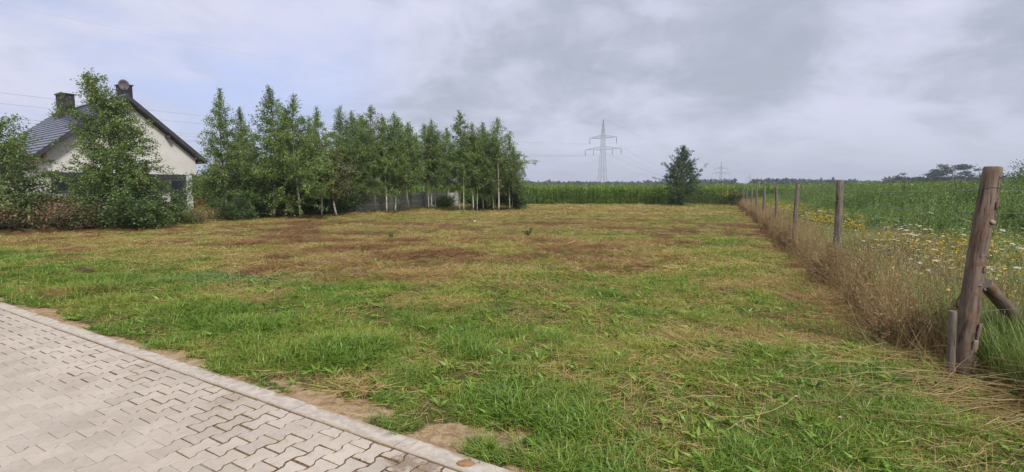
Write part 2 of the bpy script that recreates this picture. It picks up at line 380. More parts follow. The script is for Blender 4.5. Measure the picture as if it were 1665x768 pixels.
def ground_mat():
    m, nt, out = mat('field_ground'); g = N(nt, 'ShaderNodeNewGeometry'); P = g.outputs['Position']
    def A(n): a = N(nt, 'ShaderNodeAttribute'); a.attribute_name = n; return a.outputs['Fac']
    f1 = noise(nt, P, 90, 5, 0.7); f2 = noise(nt, P, 14, 5, 0.65, 0.4); f3 = noise(nt, P, 2.4, 5, 0.6); f4 = noise(nt, P, 300, 2, 0.7)
    soil = mixc(nt, smooth(nt, f1, 0.35, 0.65), (0.05, 0.034, 0.02), (0.11, 0.075, 0.04))
    grn = mixc(nt, smooth(nt, f2, 0.35, 0.65), (0.06, 0.10, 0.018), (0.17, 0.23, 0.04))
    stw = mixc(nt, smooth(nt, f2, 0.40, 0.62), (0.26, 0.19, 0.065), (0.48, 0.37, 0.14))
    brn = mixc(nt, smooth(nt, f1, 0.35, 0.65), (0.12, 0.065, 0.035), (0.24, 0.14, 0.07))
    veg = mixc(nt, smooth(nt, fmath(nt, 'ADD', A('dry'), fmath(nt, 'MULTIPLY', fmath(nt, 'SUBTRACT', f3, 0.5), 0.9)), 0.3, 0.75), grn, stw)
    veg = mixc(nt, fmath(nt, 'MULTIPLY', A('brown'), 0.95), veg, brn)
    col = mixc(nt, smooth(nt, f1, 0.45, 0.66), soil, veg)
    sand = mixc(nt, smooth(nt, fmath(nt, 'ADD', fmath(nt, 'MULTIPLY', f2, 0.6), fmath(nt, 'MULTIPLY', f1, 0.4)), 0.4, 0.6), (0.30, 0.20, 0.115), (0.50, 0.375, 0.23))
    sand = mixc(nt, smooth(nt, f4, 0.62, 0.72), sand, (0.16, 0.11, 0.07)); sand = mixc(nt, smooth(nt, f3, 0.5, 0.65), sand, (0.24, 0.14, 0.075))
    col = mixc(nt, smooth(nt, fmath(nt, 'ADD', A('bare'), fmath(nt, 'MULTIPLY', fmath(nt, 'SUBTRACT', f2, 0.5), 0.5)), 0.35, 0.6), col, sand)
    h = fmath(nt, 'ADD', f1, f2)
    pbsdf(nt, out, col, 0.97, h, spec=0.1, bstr=0.9, bdist=0.02); return m
M['ground'] = ground_mat()

# ------------------------------------------------------------------ field maps (world space)
def ell(x, y, c, rx, ry, rot=0.0):
    c_, s_ = math.cos(rot), math.sin(rot); dx = x-c[0]; dy = y-c[1]
    u = (dx*c_+dy*s_)/rx; v = (-dx*s_+dy*c_)/ry
    return np.exp(-(u*u+v*v)*1.2)
def maps(x, y):
    x = np.asarray(x, float); y = np.asarray(y, float)
    s = (x-KA.x)*KN.x + (y-KA.y)*KN.y                      # distance into the field from the kerb's outer edge
    sf = (x-fx(y))*FN.x                                      # distance right of the fence (approx)
    n1 = fbm(x*0.35, y*0.35, 3); n2 = fbm(x*1.3, y*1.3, 11); n3 = fbm(x*3.5+5, y*3.5, 23)
    dry = 0.10+0.60*sst(s + (n1-0.5)*3.5 + (n2-0.5)*3.0, 0.9, 4.2)
    right = sst(x, -0.5, 2.5)*sst(-y, -9.0, -5.0)
    dry = dry*(1-0.40*right)*(0.80+0.2*sst(y, 8, 18))
    alongf = np.exp(-((sf+3.0)/2.6)**2)*sst(y, 6, 12); dry = dry*(1-0.35*alongf)
    dry = dry + (n2-0.5)*1.2 + (n1-0.5)*0.5 + (n3-0.5)*0.5
    dry = dry*(1-0.25*sst(-x, 5, 9)*sst(-y, -13, -8))
    far = sst(y, 12, 24)
    dry = dry*(1-far) + far*(0.62-0.2*alongf+(n1-0.5)*0.9+(n2-0.5)*0.6)
    brown = sst(n1*0.55+fbm(x*0.8+9, y*0.8, 31)*0.45, 0.515, 0.60)*sst(s, 1.6, 4.0)*(1-0.8*sst(y, 22, 32))*(1-0.5*right)*1.1
    for (px, py, rx, ry) in ((690,452,0.8,0.45),(640,440,1.2,0.7),(500,412,1.2,0.5),(820,390,2.2,1.2),(1040,425,1.4,0.8),(150,480,0.8,0.3),(560,395,2.0,0.9),
                             (900,365,3.5,1.8),(700,372,3.5,1.5),(330,395,2.0,0.6),(1350,500,0.5,0.6),(1290,470,0.6,0.5),(960,440,0.9,0.5)):
        g_ = G(px, py); brown = np.maximum(brown, ell(x, y, g_, rx, ry)*(0.55+0.7*n2))
    for (px, py, rx, ry) in ((400,455,1.2,0.6),(320,452,0.8,0.4),(470,468,0.6,0.3)):
        e = ell(x, y, G(px, py), rx, ry); dry = dry*(1-0.8*e); brown = brown*(1-0.9*e)
    cool = 0.65*np.maximum(ell(x, y, G(400,455), 1.2, 0.6), ell(x, y, G(330,452), 0.8, 0.4))
    # right verge along the fence: litter
    fl = np.exp(-((sf+0.25)/0.40)**2)*sst(y, 3.0, 5.5)
    dry = np.maximum(dry, fl*0.85); brown = np.maximum(brown, fl*0.7*(0.5+n2))
    dry = np.where(sf > 0.6, 0.35+(n2-0.5)*0.5, dry); brown = np.where(sf > 0.6, 0.1, brown)
    dry = np.clip(dry, 0.06, 0.95); brown = np.clip(brown, 0, 1)
    bare = sst(-0.07+0.30*n3+0.35*(n2-0.4) - s, -0.05, 0.09)
    for (px, py, rx, ry) in ((790,706,0.34,0.11),(850,700,0.14,0.1),(730,702,0.25,0.12),(590,655,0.16,0.10),(560,664,0.2,0.1),(500,636,0.3,0.07),(470,622,0.3,0.08),(30,500,0.6,0.12),(330,590,0.25,0.05),(620,668,0.2,0.08)):
        bare = np.maximum(bare, ell(x, y, G(px, py), rx, ry, math.atan2(KT.y, KT.x))*1.15*(0.55+0.8*n3))
    bare = np.clip(bare, 0, 1)
    return s, sf, dry, brown, bare, cool, n1, n2, n3
def ground_z(x, y):
    x = np.asarray(x, float); y = np.asarray(y, float)
    s = (x-KA.x)*KN.x + (y-KA.y)*KN.y
    b = (fbm(x*0.9, y*0.9, 41)-0.5)*0.10*sst(s, 0.2, 2.0) + (fbm(x*5, y*5, 43, 3)-0.5)*0.035*sst(s, 0.0, 0.4)
    z = -0.018 + b + 0.03*sst(s, 0.2, 1.2)
    return np.where(s < -0.05, np.where(s < -6.2, -0.02, -0.17), z)

def arange_multi(segs):
    out = []
    for a, b, st in segs: out.append(np.arange(a, b-1e-6, st))
    return np.concatenate(out)
def build_ground():
    g1 = -np.geomspace(1400, 45, 24); g2 = np.geomspace(60, 1400, 24)
    xs = np.concatenate([g1, arange_multi([(-44,-9,0.35),(-9,6.5,0.075),(6.5,30,0.3),(30,58,2)]), g2])
    ys = np.concatenate([-np.geomspace(1400, 12, 20), arange_multi([(-11,2,0.5),(2,8.5,0.075),(8.5,20,0.2),(20,56,0.4)]), np.geomspace(57, 1400, 30)])
    X, Y = np.meshgrid(xs, ys); nx, ny = len(xs), len(ys)
    Z = ground_z(X, Y); Z = np.where(np.hypot(X, Y) > 75, -0.02, Z)
    V = np.stack([X.ravel(), Y.ravel(), Z.ravel()], 1)
    i = np.arange((ny-1)*(nx-1)); r = i//(nx-1); c = i % (nx-1); a = r*nx+c
    me = fast_mesh('ground', V, quads=np.stack([a, a+1, a+nx+1, a+nx], 1), mat=M['ground'], smooth=True)
    s, sf, dry, brown, bare, cool, *_ = maps(X.ravel(), Y.ravel())
    for nme, arr in (('dry', dry), ('brown', brown), ('bare', bare)):
        at_ = me.attributes.new(nme, 'FLOAT', 'POINT'); at_.data.foreach_set('value', arr.astype(np.float32))
    o = link('ground', me); tag(o, kind='structure', label='mown field with sandy soil showing along the kerb')
build_ground()

# ------------------------------------------------------------------ paved road
def paving():
    A0, A1 = -9.0, 15.0            # along KT from KA
    S0 = -0.15; S1 = -6.0
    def W(a, s, z): p = KA + KT*a + KN*s; return (p.x, p.y, z)
    base = MB(); base.add([W(A0, S0, -0.0055), W(A1, S0, -0.0055), W(A1, S1, -0.0055), W(A0, S1, -0.0055)], [(0,1,2,3)])
    base.add([W(A0-150, S0, -0.016), W(A0, S0, -0.016), W(A0, S1, -0.016), W(A0-150, S1, -0.016)], [(0,1,2,3)])
    base.add([W(A1, S0, -0.016), W(A1+150, S0, -0.016), W(A1+150, S1, -0.016), W(A1, S1, -0.016)], [(0,1,2,3)])
    road = base.build('paved_road', M['joint']); tag(road, kind='structure', label='road of grey concrete paving stones along the field')
    road.data.polygons[0].use_smooth = False
    # bone shaped stone, long axis u across the road, lateral axis v along the kerb
    def outline(half=False, g=0.004):
        hw, ww, l = 0.0825-g/2, 0.0575-g/2, 0.1-g/2
        P = [(l, hw), (0.066, hw), (0.034, ww), (-0.034, ww), (-0.066, hw), (-l, hw)]
        if half: P = [(0.1-g/2, hw), (0.066, hw), (0.034, ww), (g/2, ww)]
        P = P + [(u, -v) for u, v in reversed(P)]
        return P
    def stone_mesh(half, g, seed):
        bw, bz = (.0018, -.0016) if g < .005 else (.0045, -.005)
        rnd = random.Random(seed); P = outline(half, g); n = len(P); cu = sum(p[0] for p in P)/n
        P = [(u+rnd.uniform(-.0012,.0012), v+rnd.uniform(-.0012,.0012)) for u, v in P]
        mb = MB(); vs = []
        for z, k in ((-0.05, 1.0), (bz, 1.0), (0.0, 0.0)):
            for u, v in P:
                if k: vs.append((u, v, z))
                else:
                    du, dv = (cu-u), -v; vs.append((u+math.copysign(bw, du), v+math.copysign(bw, dv), z+rnd.uniform(-.0005,.0005)))
        fs = []
        for r in range(2):
            for i in range(n):
                j = (i+1) % n; fs.append((r*n+j, r*n+i, (r+1)*n+i, (r+1)*n+j))
        fs.append(tuple(2*n+i for i in reversed(range(n))))
        mb.add(vs, fs); return mb
    kinds = {}
    for h in (0, 1):
        for gi, g in enumerate((0.0026, 0.0065, 0.0145)):
            for sd in range(3):
                kinds[(h, gi, sd)] = stone_mesh(bool(h), g, sd+10*gi+77*h)
    meshes = {k: v.mesh('paving_stone', M['stone']) for k, v in kinds.items()}
    yaw = math.atan2(KN.y, KN.x)                    # local +u points along -KN ... rotate so u -> -KN
    yaw += math.pi
    rnd = random.Random(5); stones = []
    nk = int((A1-A0)/0.14)
    for k in range(nk):
        a = A0+0.07+k*0.14
        first = S0-0.004
        s = first
        if k % 2: items = [('h', s)]; s -= 0.1
        else: items = []
        while s > S1+0.2: items.append(('f', s)); s -= 0.2
        for typ, st in items:
            p = KA + KT*a + KN*st
            depth = S0-st
            nn = float(vn(np.array(p.x*1.7), np.array(p.y*1.7), 9))
            lim = 0.72+1.0*(nn-0.5)
            gi = 2 if depth < lim*0.55 and rnd.random() < 0.7 else (1 if depth < lim or rnd.random() < 0.03 else 0)
            sd = rnd.randrange(3)
            # origin of the stone: full stones centred, half stones start at their flat waist
            # a half stone's head points away from the kerb side neighbour: it meets the kerb with its waist
            o = p - KN*0.1 if typ == 'f' else p
            z = -0.001+rnd.uniform(-0.002, 0.0015)*(1.6 if gi else 0.25)
            tl_ = .008 if gi else .0025
            rot = (rnd.gauss(0, tl_), rnd.gauss(0, tl_), yaw+rnd.gauss(0, .012 if gi else .004))
            stones.append((o, z, rot, (1 if typ == 'h' else 0, gi, sd)))
    # in view and nearest first
    c, s_ = math.cos(PITCH), math.sin(PITCH)
    def pix(o):
        d = Vector((o.x, o.y, -CH)); fwd = d.y*c - d.z*s_; up = d.y*s_ + d.z*c
        if fwd < 0.3: return None
        return 832.5+F*d.x/fwd, 384-F*up/fwd, fwd
    vis = []; rest = []
    for st in stones:
        q = pix(st[0])
        if q and -12 < q[0] < 1680 and 480 < q[1] < 775: vis.append((q[2], st))
        else: rest.append(st)
    vis.sort(key=lambda t: t[0]); rest += [s for _, s in vis[300:]]; vis = [s for _, s in vis[:300]]
    for o, z, rot, key in vis:
        link('paving_stone', meshes[key], road, (o.x, o.y, z), rot)
    big = MB()
    vv = []; qq = []
    for o, z, rot, key in rest:
        if -7 < (Vector((o.x, o.y, 0))-KA).dot(KT) < 14:
            cz, sz = math.cos(rot[2]), math.sin(rot[2]); mb = kinds[key]
            tx, ty = rot[0], rot[1]
            big.add([(o.x+v[0]*cz-v[1]*sz, o.y+v[0]*sz+v[1]*cz, z+v[2]+v[1]*tx-v[0]*ty) for v in mb.v], mb.f)
    o = big.build('paving_stones_outside', M['stone'], road); o.name = 'paving_stone_field'; o['kind'] = 'stuff'
    print('stones', len(vis), len(rest))
    # kerb: one metre slabs set on edge, flush
    kerb = MB(); j0 = (G(492, 660)-KA).dot(KT)
    kstart = j0-8.0
    kr = empty('kerb', (KA.x, KA.y, 0)); tag(kr, kind='structure', label='flush concrete kerb between the paving and the field')
    rnd = random.Random(3)
    meshes_k = []
    for v in range(3):
        mb = MB(); n = 16; vs = []; fs = []
        l, wd = 0.994, 0.142
        for i in range(n+1):
            u = -l/2+l*i/n; e = rnd.uniform(-.0015, .0015); e2 = rnd.uniform(-.0015, .0015)
            ch = 0.004 if 0 < i < n else 0.008
            vs += [(u, -wd/2, -0.12), (u, -wd/2+e, -0.006), (u, -wd/2+0.005+e, 0.0), (u, wd/2-0.005+e2, 0.0), (u, wd/2+e2, -0.006), (u, wd/2, -0.12)]
        for i in range(n):
            for k in range(5): fs.append((i*6+k, i*6+k+1, (i+1)*6+k+1, (i+1)*6+k))
        fs.append(tuple(range(5, -1, -1))); fs.append(tuple(n*6+k for k in range(6)))
        fs = [tuple(reversed(f)) for f in fs]
        mb.add(vs, fs); meshes_k.append(mb.mesh('kerb_stone', M['kerb']))
    for k in range(22):
        a = kstart+0.5+k
        p = KT*a + KN*(-0.074+rnd.uniform(-.003, .003))
        o = link('kerb_stone', meshes_k[k % 3], kr, (p.x, p.y, 0.004+rnd.uniform(-.003, .003)), (rnd.gauss(0, .006), rnd.gauss(0, .002), math.atan2(KT.y, KT.x)+rnd.gauss(0, .002)))
paving()

# ------------------------------------------------------------------ geometry-node scattering (ground cover only)
def scatter(name, protos, pts, rot, scl, idx, attrs, label, cat):
    """one object; protos: list of unlinked mesh objects"""
    me = bpy.data.meshes.new(name); me.vertices.add(len(pts)); me.vertices.foreach_set('co', np.asarray(pts, np.float32).ravel())
    a = me.attributes.new('rot', 'FLOAT_VECTOR', 'POINT'); a.data.foreach_set('vector', np.asarray(rot, np.float32).ravel())
    a = me.attributes.new('scl', 'FLOAT', 'POINT'); a.data.foreach_set('value', np.asarray(scl, np.float32))
    a = me.attributes.new('idx', 'INT', 'POINT'); a.data.foreach_set('value', np.asarray(idx, np.int32))
    for k, v in attrs.items():
        a = me.attributes.new(k, 'FLOAT', 'POINT'); a.data.foreach_set('value', np.asarray(v, np.float32))
    for p in protos:
        for m_ in p.data.materials:
            if m_.name not in me.materials: me.materials.append(m_)
    o = link(name, me); tag(o, label, cat, kind='stuff')
    ng = bpy.data.node_groups.new(name, 'GeometryNodeTree')
    ng.interface.new_socket('Geometry', in_out='INPUT', socket_type='NodeSocketGeometry')
    ng.interface.new_socket('Geometry', in_out='OUTPUT', socket_type='NodeSocketGeometry')
    gi = ng.nodes.new('NodeGroupInput'); go = ng.nodes.new('NodeGroupOutput'); jn = ng.nodes.new('GeometryNodeJoinGeometry')
    def named(n, t): q = ng.nodes.new('GeometryNodeInputNamedAttribute'); q.data_type = t; q.inputs[0].default_value = n; return q.outputs[0]
    nr = named('rot', 'FLOAT_VECTOR'); ns = named('scl', 'FLOAT'); ni = named('idx', 'INT')
    for i, p in enumerate(protos):
        oi = ng.nodes.new('GeometryNodeObjectInfo'); oi.inputs['Object'].default_value = p; oi.inputs['As Instance'].default_value = False
        g2i = ng.nodes.new('GeometryNodeGeometryToInstance'); ng.links.new(oi.outputs['Geometry'], g2i.inputs[0])
        cmp_ = ng.nodes.new('FunctionNodeCompare'); cmp_.data_type = 'INT'; cmp_.operation = 'EQUAL'
        ng.links.new(ni, cmp_.inputs[2]); cmp_.inputs[3].default_value = i
        ip = ng.nodes.new('GeometryNodeInstanceOnPoints')
        ng.links.new(gi.outputs[0], ip.inputs['Points']); ng.links.new(cmp_.outputs[0], ip.inputs['Selection'])
        ng.links.new(g2i.outputs[0], ip.inputs['Instance']); ng.links.new(nr, ip.inputs['Rotation']); ng.links.new(ns, ip.inputs['Scale'])
        ng.links.new(ip.outputs[0], jn.inputs[0])
    ng.links.new(jn.outputs[0], go.inputs[0])
    md = o.modifiers.new('scatter', 'NODES'); md.node_group = ng
    return o
def proto(name, me): return bpy.data.objects.new(name, me)

def blades(rs, n, rad, h0, h1, wd, lean=0.5, flat=0.0, segs=3, curl=0.8):
    """(verts, faces): tapered bent blades spread over a disc"""
    V = []; Fc = []
    for _ in range(n):
        r = rad*math.sqrt(rs.random()); a = rs.uniform(0, 2*math.pi)
        x, y = r*math.cos(a), r*math.sin(a)
        h = rs.uniform(h0, h1); w_ = wd*rs.uniform(.7, 1.3)
        d = a + rs.gauss(0, .9); ln = abs(rs.gauss(lean, lean*.5))
        tilt = ln if flat == 0 else (math.pi/2 - abs(rs.gauss(0, 0.12)) if rs.random() < flat else ln)
        ca, sa = math.cos(d), math.sin(d); px, py = -sa, ca
        tw = rs.uniform(-0.6, 0.6)
        pos = [x, y, -0.004 if tilt < 1.3 else rs.uniform(0.004, 0.03)]
        b = len(V)
        for k in range(segs+1):
            t = k/segs; ww = w_*(1-t**1.6)*0.5 if k < segs else 0
            if k < segs:
                V.append((pos[0]-px*ww, pos[1]-py*ww, pos[2]+tw*ww)); V.append((pos[0]+px*ww, pos[1]+py*ww, pos[2]-tw*ww))
            else: V.append(tuple(pos))
            tl = min(tilt + curl*t*(1 if tilt < 1.3 else 0), 2.0)
            st = h/segs; pos = [pos[0]+ca*math.sin(tl)*st, pos[1]+sa*math.sin(tl)*st, max(pos[2]+math.cos(tl)*st, 0.003)]
        for k in range(segs-1): Fc.append((b+2*k, b+2*k+1, b+2*k+3, b+2*k+2))
        Fc.append((b+2*segs-2, b+2*segs-1, b+2*segs))
    return V, Fc
def bmesh_of(name, parts):
    """parts: list of (V, F, material)"""
    V = []; Fs = []; mi = []; mats = []
    for v, f, m_ in parts:
        if m_ not in mats: mats.append(m_)
        b = len(V); V += v; Fs += [tuple(b+i for i in q) for q in f]; mi += [mats.index(m_)]*len(f)
    me = bpy.data.meshes.new(name); me.from_pydata(V, [], Fs)
    for m_ in mats: me.materials.append(m_)
    me.polygons.foreach_set('material_index', mi); me.update(); return me
def stem(rs, p0, p1, w_, segs=3, bow=0.05):
    """thin double ribbon (crossed) from p0 to p1"""
    V = []; Fc = []; p0 = Vector(p0); p1 = Vector(p1); d = (p1-p0); side = d.cross(Vector((rs.uniform(-1,1), rs.uniform(-1,1), 0.2))).normalized()
    bw = side*(d.length*bow*rs.uniform(-1, 1))
    for sd in (side, d.normalized().cross(side)):
        b = len(V)
        for k in range(segs+1):
            t = k/segs; p = p0+d*t+bw*(4*t*(1-t)); ww = w_*(1-0.6*t)/2
            V += [tuple(p-sd*ww), tuple(p+sd*ww)]
        for k in range(segs): Fc.append((b+2*k, b+2*k+1, b+2*k+3, b+2*k+2))
    return V, Fc
def cat_(*ps):
    V = []; Fc = []
    for v, f in ps:
        b = len(V); V += v; Fc += [tuple(b+i for i in q) for q in f]
    return V, Fc
def leafquad(p, d, l, w_, rs, bend=0.3):
    p = Vector(p); d = Vector(d).normalized(); s_ = d.cross(Vector((rs.uniform(-1,1), rs.uniform(-1,1), 1.0))).normalized(); up = s_.cross(d)
    m_ = p + d*l*0.5 + up*l*bend*0.25; e = p + d*l - up*l*bend*0.3
    return [tuple(p), tuple(m_-s_*w_/2), tuple(e), tuple(m_+s_*w_/2)], [(0,1,2,3)]

rs = random.Random(101)
def P_short(w_=0.0035, n=22, rad=.07, h0=.02, h1=.07, flat=.25, lean=.6):
    return proto('grass_tuft', bmesh_of('grass_tuft', [(*blades(rs, n, rad, h0, h1, w_, lean, flat), M['blade'])]))
short_near = [P_short() for _ in range(4)]
def lush(): return proto('grass_tuft', bmesh_of('grass_tuft', [(*blades(rs, 20, .08, .06, .19, .0075, .75, 0, 4, 1.5), M['blade'])]))
lush_near = [lush() for _ in range(5)]
straw_near = [proto('hay', bmesh_of('hay', [(*blades(rs, 13, .11, .06, .24, .0028, 1.5, .95, 3, .1), M['blade'])])) for _ in range(3)]
weed_near = []
for _ in range(3):                                   # rosette of broad leaves
    V, Fc = [], []
    ps = []
    for k in range(rs.randint(7, 11)):
        a = rs.uniform(0, 6.28); e = rs.uniform(.2, .9)
        ps.append(leafquad((0.005*math.cos(a), .005*math.sin(a), .004), (math.cos(a), math.sin(a), e), rs.uniform(.05, .12), rs.uniform(.014, .026), rs))
    weed_near.append(proto('rosette', bmesh_of('rosette', [(*cat_(*ps), M['blade'])])))
short_mid = [P_short(0.008, 75, .22, .03, .09, .35, .7) for _ in range(4)]
lush_mid = [P_short(0.009, 60, .16, .07, .16, .1, .5) for _ in range(3)]
straw_mid = [proto('hay', bmesh_of('hay', [(*blades(rs, 40, .28, .10, .28, .007, 1.5, .9, 2, .1), M['blade'])])) for _ in range(3)]
short_far = [P_short(0.022, 110, .6, .03, .10, .35, .8) for _ in range(3)]
straw_far = [proto('hay', bmesh_of('hay', [(*blades(rs, 70, .7, .12, .35, .018, 1.5, .9, 2, .1), M['blade'])])) for _ in range(2)]

nrs = np.random.RandomState(12)
def wedge(n, y0, y1, margin=1.22):
    """random points on the ground in the part of the field the camera could see, density falling with distance"""
    t = nrs.rand(n); y = np.sqrt(y0**2+(y1**2-y0**2)*t); x = (nrs.rand(n)*2-1)*y*margin
    return x, y
moss = [proto('joint_moss', bmesh_of('joint_moss', [(*cat_(*[([(v[0]*.055+rs.gauss(0,.02), v[1]*.008, v[2]*.5) for v in blades(rs, 1, 1.0, .01, .03, .008, .9, 0, 2, .6)[0]], blades(rs, 1, 1, .01, .02, .006, 1, 0, 2, .6)[1]) for _ in range(16)]), M['blade'])])) for _ in range(3)]
ALLP = moss+short_near+lush_near+straw_near+weed_near+short_mid+lush_mid+straw_mid+short_far+straw_far
OFF = {}; c0 = 0
for nme, lst in (('moss', moss), ('short_near', short_near), ('lush_near', lush_near), ('straw_near', straw_near), ('weed_near', weed_near), ('short_mid', short_mid),
                 ('lush_mid', lush_mid), ('straw_mid', straw_mid), ('short_far', short_far), ('straw_far', straw_far)):
    OFF[nme] = (c0, len(lst)); c0 += len(lst)
acc = dict(p=[], r=[], s=[], i=[], dry=[], hue=[], cool=[])
def put(kind, x, y, scl, dry, hue, cool, tilt=0.12):
    if not len(x): return
    n = len(x); a, k = OFF[kind]
    acc['p'].append(np.stack([x, y, ground_z(x, y)], 1)); acc['r'].append(np.stack([nrs.randn(n)*tilt, nrs.randn(n)*tilt, nrs.rand(n)*6.283], 1))
    acc['s'].append(scl); acc['i'].append(a+nrs.randint(0, k, n)); acc['dry'].append(dry); acc['hue'].append(hue); acc['cool'].append(cool)
def zone(n, y0, y1, sh, lu, st, we, far=False):
    x, y = wedge(n, y0, y1)
    s, sf, dry, brown, bare, cool, n1, n2, n3 = maps(x, y)
    # a litter row and clumps of stronger growth
    clump = fbm(x*2.2, y*2.2, 77); keep = (s > 0.02) & (sf < 0.5) & (x > -32) & (y < 51.5-0*x)
    keep &= nrs.rand(n) > bare*1.05; keep &= nrs.rand(n) < 0.50+0.95*sst(clump, .3, .6)
    keep &= ~((bare > 0.25) & (nrs.rand(n) < 0.75))
    x, y, s, sf, dry, brown, cool, n1, n2, n3, clump = [q[keep] for q in (x, y, s, sf, dry, brown, cool, n1, n2, n3, clump)]
    m_ = len(x); u = nrs.rand(m_); hue = np.clip(0.24+0.5*(n2-0.5)*2+0.5*dry+nrs.randn(m_)*0.2, 0, 1)
    lushp = np.clip((0.70-dry)*1.1, 0.04, 0.6)*sst(clump, 0.45, 0.62)
    # strong growth band along the kerb verge
    lushp = np.maximum(lushp, 0.75*np.exp(-((s-1.1)/0.75)**2)*sst(clump, 0.30, 0.5)*sst(-x, -3.0, -0.5))
    strp = np.clip(0.13+0.5*brown+0.22*dry, 0, 0.75)
    k_l = u < lushp; k_s = (~k_l) & (nrs.rand(m_) < strp); k_w = (~k_l) & (~k_s) & (nrs.rand(m_) < (0.10+0.5*cool) if we else np.zeros(m_, bool)); k_g = ~(k_l | k_s | k_w)
    sz = 0.45+1.2*clump
    g_ = lambda q, k: q[k]
    put(sh, x[k_g], y[k_g], (sz*(0.8+0.3*nrs.rand(m_)))[k_g], np.clip(dry*0.85+0.35*brown, 0, .97)[k_g], np.clip(hue+.45*brown, 0, 1)[k_g], cool[k_g])
    band = np.exp(-((s-1.0)/0.7)**2)*sst(-x, -2.0, 0.5)
    lh = (0.38+0.32*nrs.rand(m_))*(0.75+0.6*sst(clump, .4, .7))*(1+0.55*band)
    if lu: put(lu, x[k_l], y[k_l], lh[k_l], (dry*0.25)[k_l], (hue*0.7)[k_l], cool[k_l])
    put(st, x[k_s], y[k_s], (0.7+0.6*nrs.rand(m_))[k_s], np.full(m_, 0.97)[k_s], np.clip(0.3+0.85*brown+nrs.randn(m_)*0.2, 0, 1)[k_s], 0*x[k_s], 0.08)
    if we: put(we, x[k_w], y[k_w], (0.6+0.7*nrs.rand(m_))[k_w], (0.05+0*x)[k_w], (hue*0.5)[k_w], cool[k_w])
zone(26000, 2.2, 5.0, 'short_near', 'lush_near', 'straw_near', 'weed_near')
zone(34000, 5.0, 9.0, 'short_near', 'lush_near', 'straw_near', 'weed_near')
zone(13000, 8.7, 16.0, 'short_mid', 'lush_mid', 'straw_mid', None)
zone(14500, 16.0, 30.0, 'short_mid', 'lush_mid', 'straw_mid', None)
zone(11000, 29.0, 52.5, 'short_far', None, 'straw_far', None)
def hay_heap(px, py, rx, ry, n, hue):
    c = G(px, py); x = c.x+nrs.randn(n)*rx; y = c.y+nrs.randn(n)*ry
    put('straw_near', x, y, 0.9+0.8*nrs.rand(n), np.full(n, 1.0), np.clip(hue+nrs.randn(n)*.2, 0, 1), np.zeros(n), 0.2)
for a in ((690,452,.45,.22,260,.15),(640,448,.35,.2,120,.4),(760,440,.3,.2,80,.3),(500,415,.6,.25,180,.8),(480,408,.4,.2,80,.9),(150,478,.35,.12,90,.8),(60,478,.3,.1,50,.8),
          (1330,495,.25,.3,160,.7),(1285,465,.3,.3,120,.8),(1010,430,.7,.3,200,.35),(1120,560,.12,.06,24,.2),(585,632,.07,.05,26,.3),(1160,595,.12,.08,24,.2)): hay_heap(*a)
for a in ((760,385,1.1,.35,260,.75),(850,375,1.0,.4,200,.8),(900,392,.9,.3,180,.7),(640,372,1.2,.4,200,.6),(1060,415,.6,.3,220,.7),(1000,400,.7,.3,160,.5),(560,430,.4,.2,100,.7),(420,495,.25,.1,60,.8),(700,500,.3,.1,70,.6),(860,470,.4,.2,110,.7),(1190,470,.25,.15,80,.7),(250,418,.6,.2,100,.8)): hay_heap(*a)
ka = math.atan2(KT.y, KT.x); mr = random.Random(17)
for k in range(-8, 70):
    for j in range(14):
        a = -9.0+0.07+(k+64)*0.14; s = -0.154-0.1*((k+64) % 2)-0.2*j; p = KA+KT*a+KN*s; dep = -s-.15
        nn = float(vn(np.array(p.x*1.7), np.array(p.y*1.7), 9)); lim = .78+1.0*(nn-.5)
        if dep > lim or mr.random() > .8-.55*dep/lim: continue
        acc['p'].append(np.array([[p.x, p.y, -.007]])); acc['r'].append(np.array([[0, 0, ka+mr.gauss(0, .08)]])); acc['s'].append(np.array([mr.uniform(.6, 1.2)]))
        acc['i'].append(np.array([OFF['moss'][0]+mr.randrange(3)])); acc['dry'].append(np.array([mr.uniform(.35, .95)])); acc['hue'].append(np.array([mr.uniform(.6, 1)])); acc['cool'].append(np.array([0.]))
# clumps of brighter, denser regrowth
nc = 760; cx, cy = wedge(nc, 3.2, 17.0, 1.15); cs, csf, cd, cb, cba, cc, *_ = maps(cx, cy)
k = (cs > .6) & (csf < -.3) & (cb < .45) & (nrs.rand(nc) < .35+.65*sst(cx, -3, 1)); cx, cy = cx[k], cy[k]
for x_, y_ in zip(cx, cy):
    m_ = nrs.randint(9, 20); r_ = nrs.uniform(.06, .16); hh = nrs.uniform(.6, 1.05)
    xx = x_+nrs.randn(m_)*r_; yy = y_+nrs.randn(m_)*r_*.8
    put('lush_near', xx, yy, hh*(0.7+0.5*nrs.rand(m_))*np.exp(-((xx-x_)**2+(yy-y_)**2)/(r_*r_*8)), np.full(m_, .06), np.clip(nrs.uniform(.45, 1.0)+nrs.randn(m_)*.1, 0, 1), np.zeros(m_))
# a few tufts rooted in the paving joints next to the kerb
for k in range(110):
    a = random.uniform(-1.0, 6.5); s = random.choice((-0.155, -0.155, -0.255, -0.355, -0.455))+random.gauss(0, .004)
    if s < -0.2 and random.random() < .6: a = random.uniform(0.2, 2.6)
    p = KA+KT*a+KN*s
    acc['p'].append(np.array([[p.x, p.y, -0.006]])); acc['r'].append(np.array([[0, 0, random.uniform(0, 6.28)]])); acc['s'].append(np.array([random.uniform(.18, .42)]))
    acc['i'].append(np.array([OFF['short_near'][0]+random.randrange(4)])); acc['dry'].append(np.array([0.45])); acc['hue'].append(np.array([0.6])); acc['cool'].append(np.array([0.]))
scatter('mown_grass', ALLP, np.concatenate(acc['p']), np.concatenate(acc['r']), np.concatenate(acc['s']), np.concatenate(acc['i']),
        {k: np.concatenate(acc[k]) for k in ('dry', 'hue', 'cool')}, 'mown grass, stubble and hay covering the open field', 'grass')
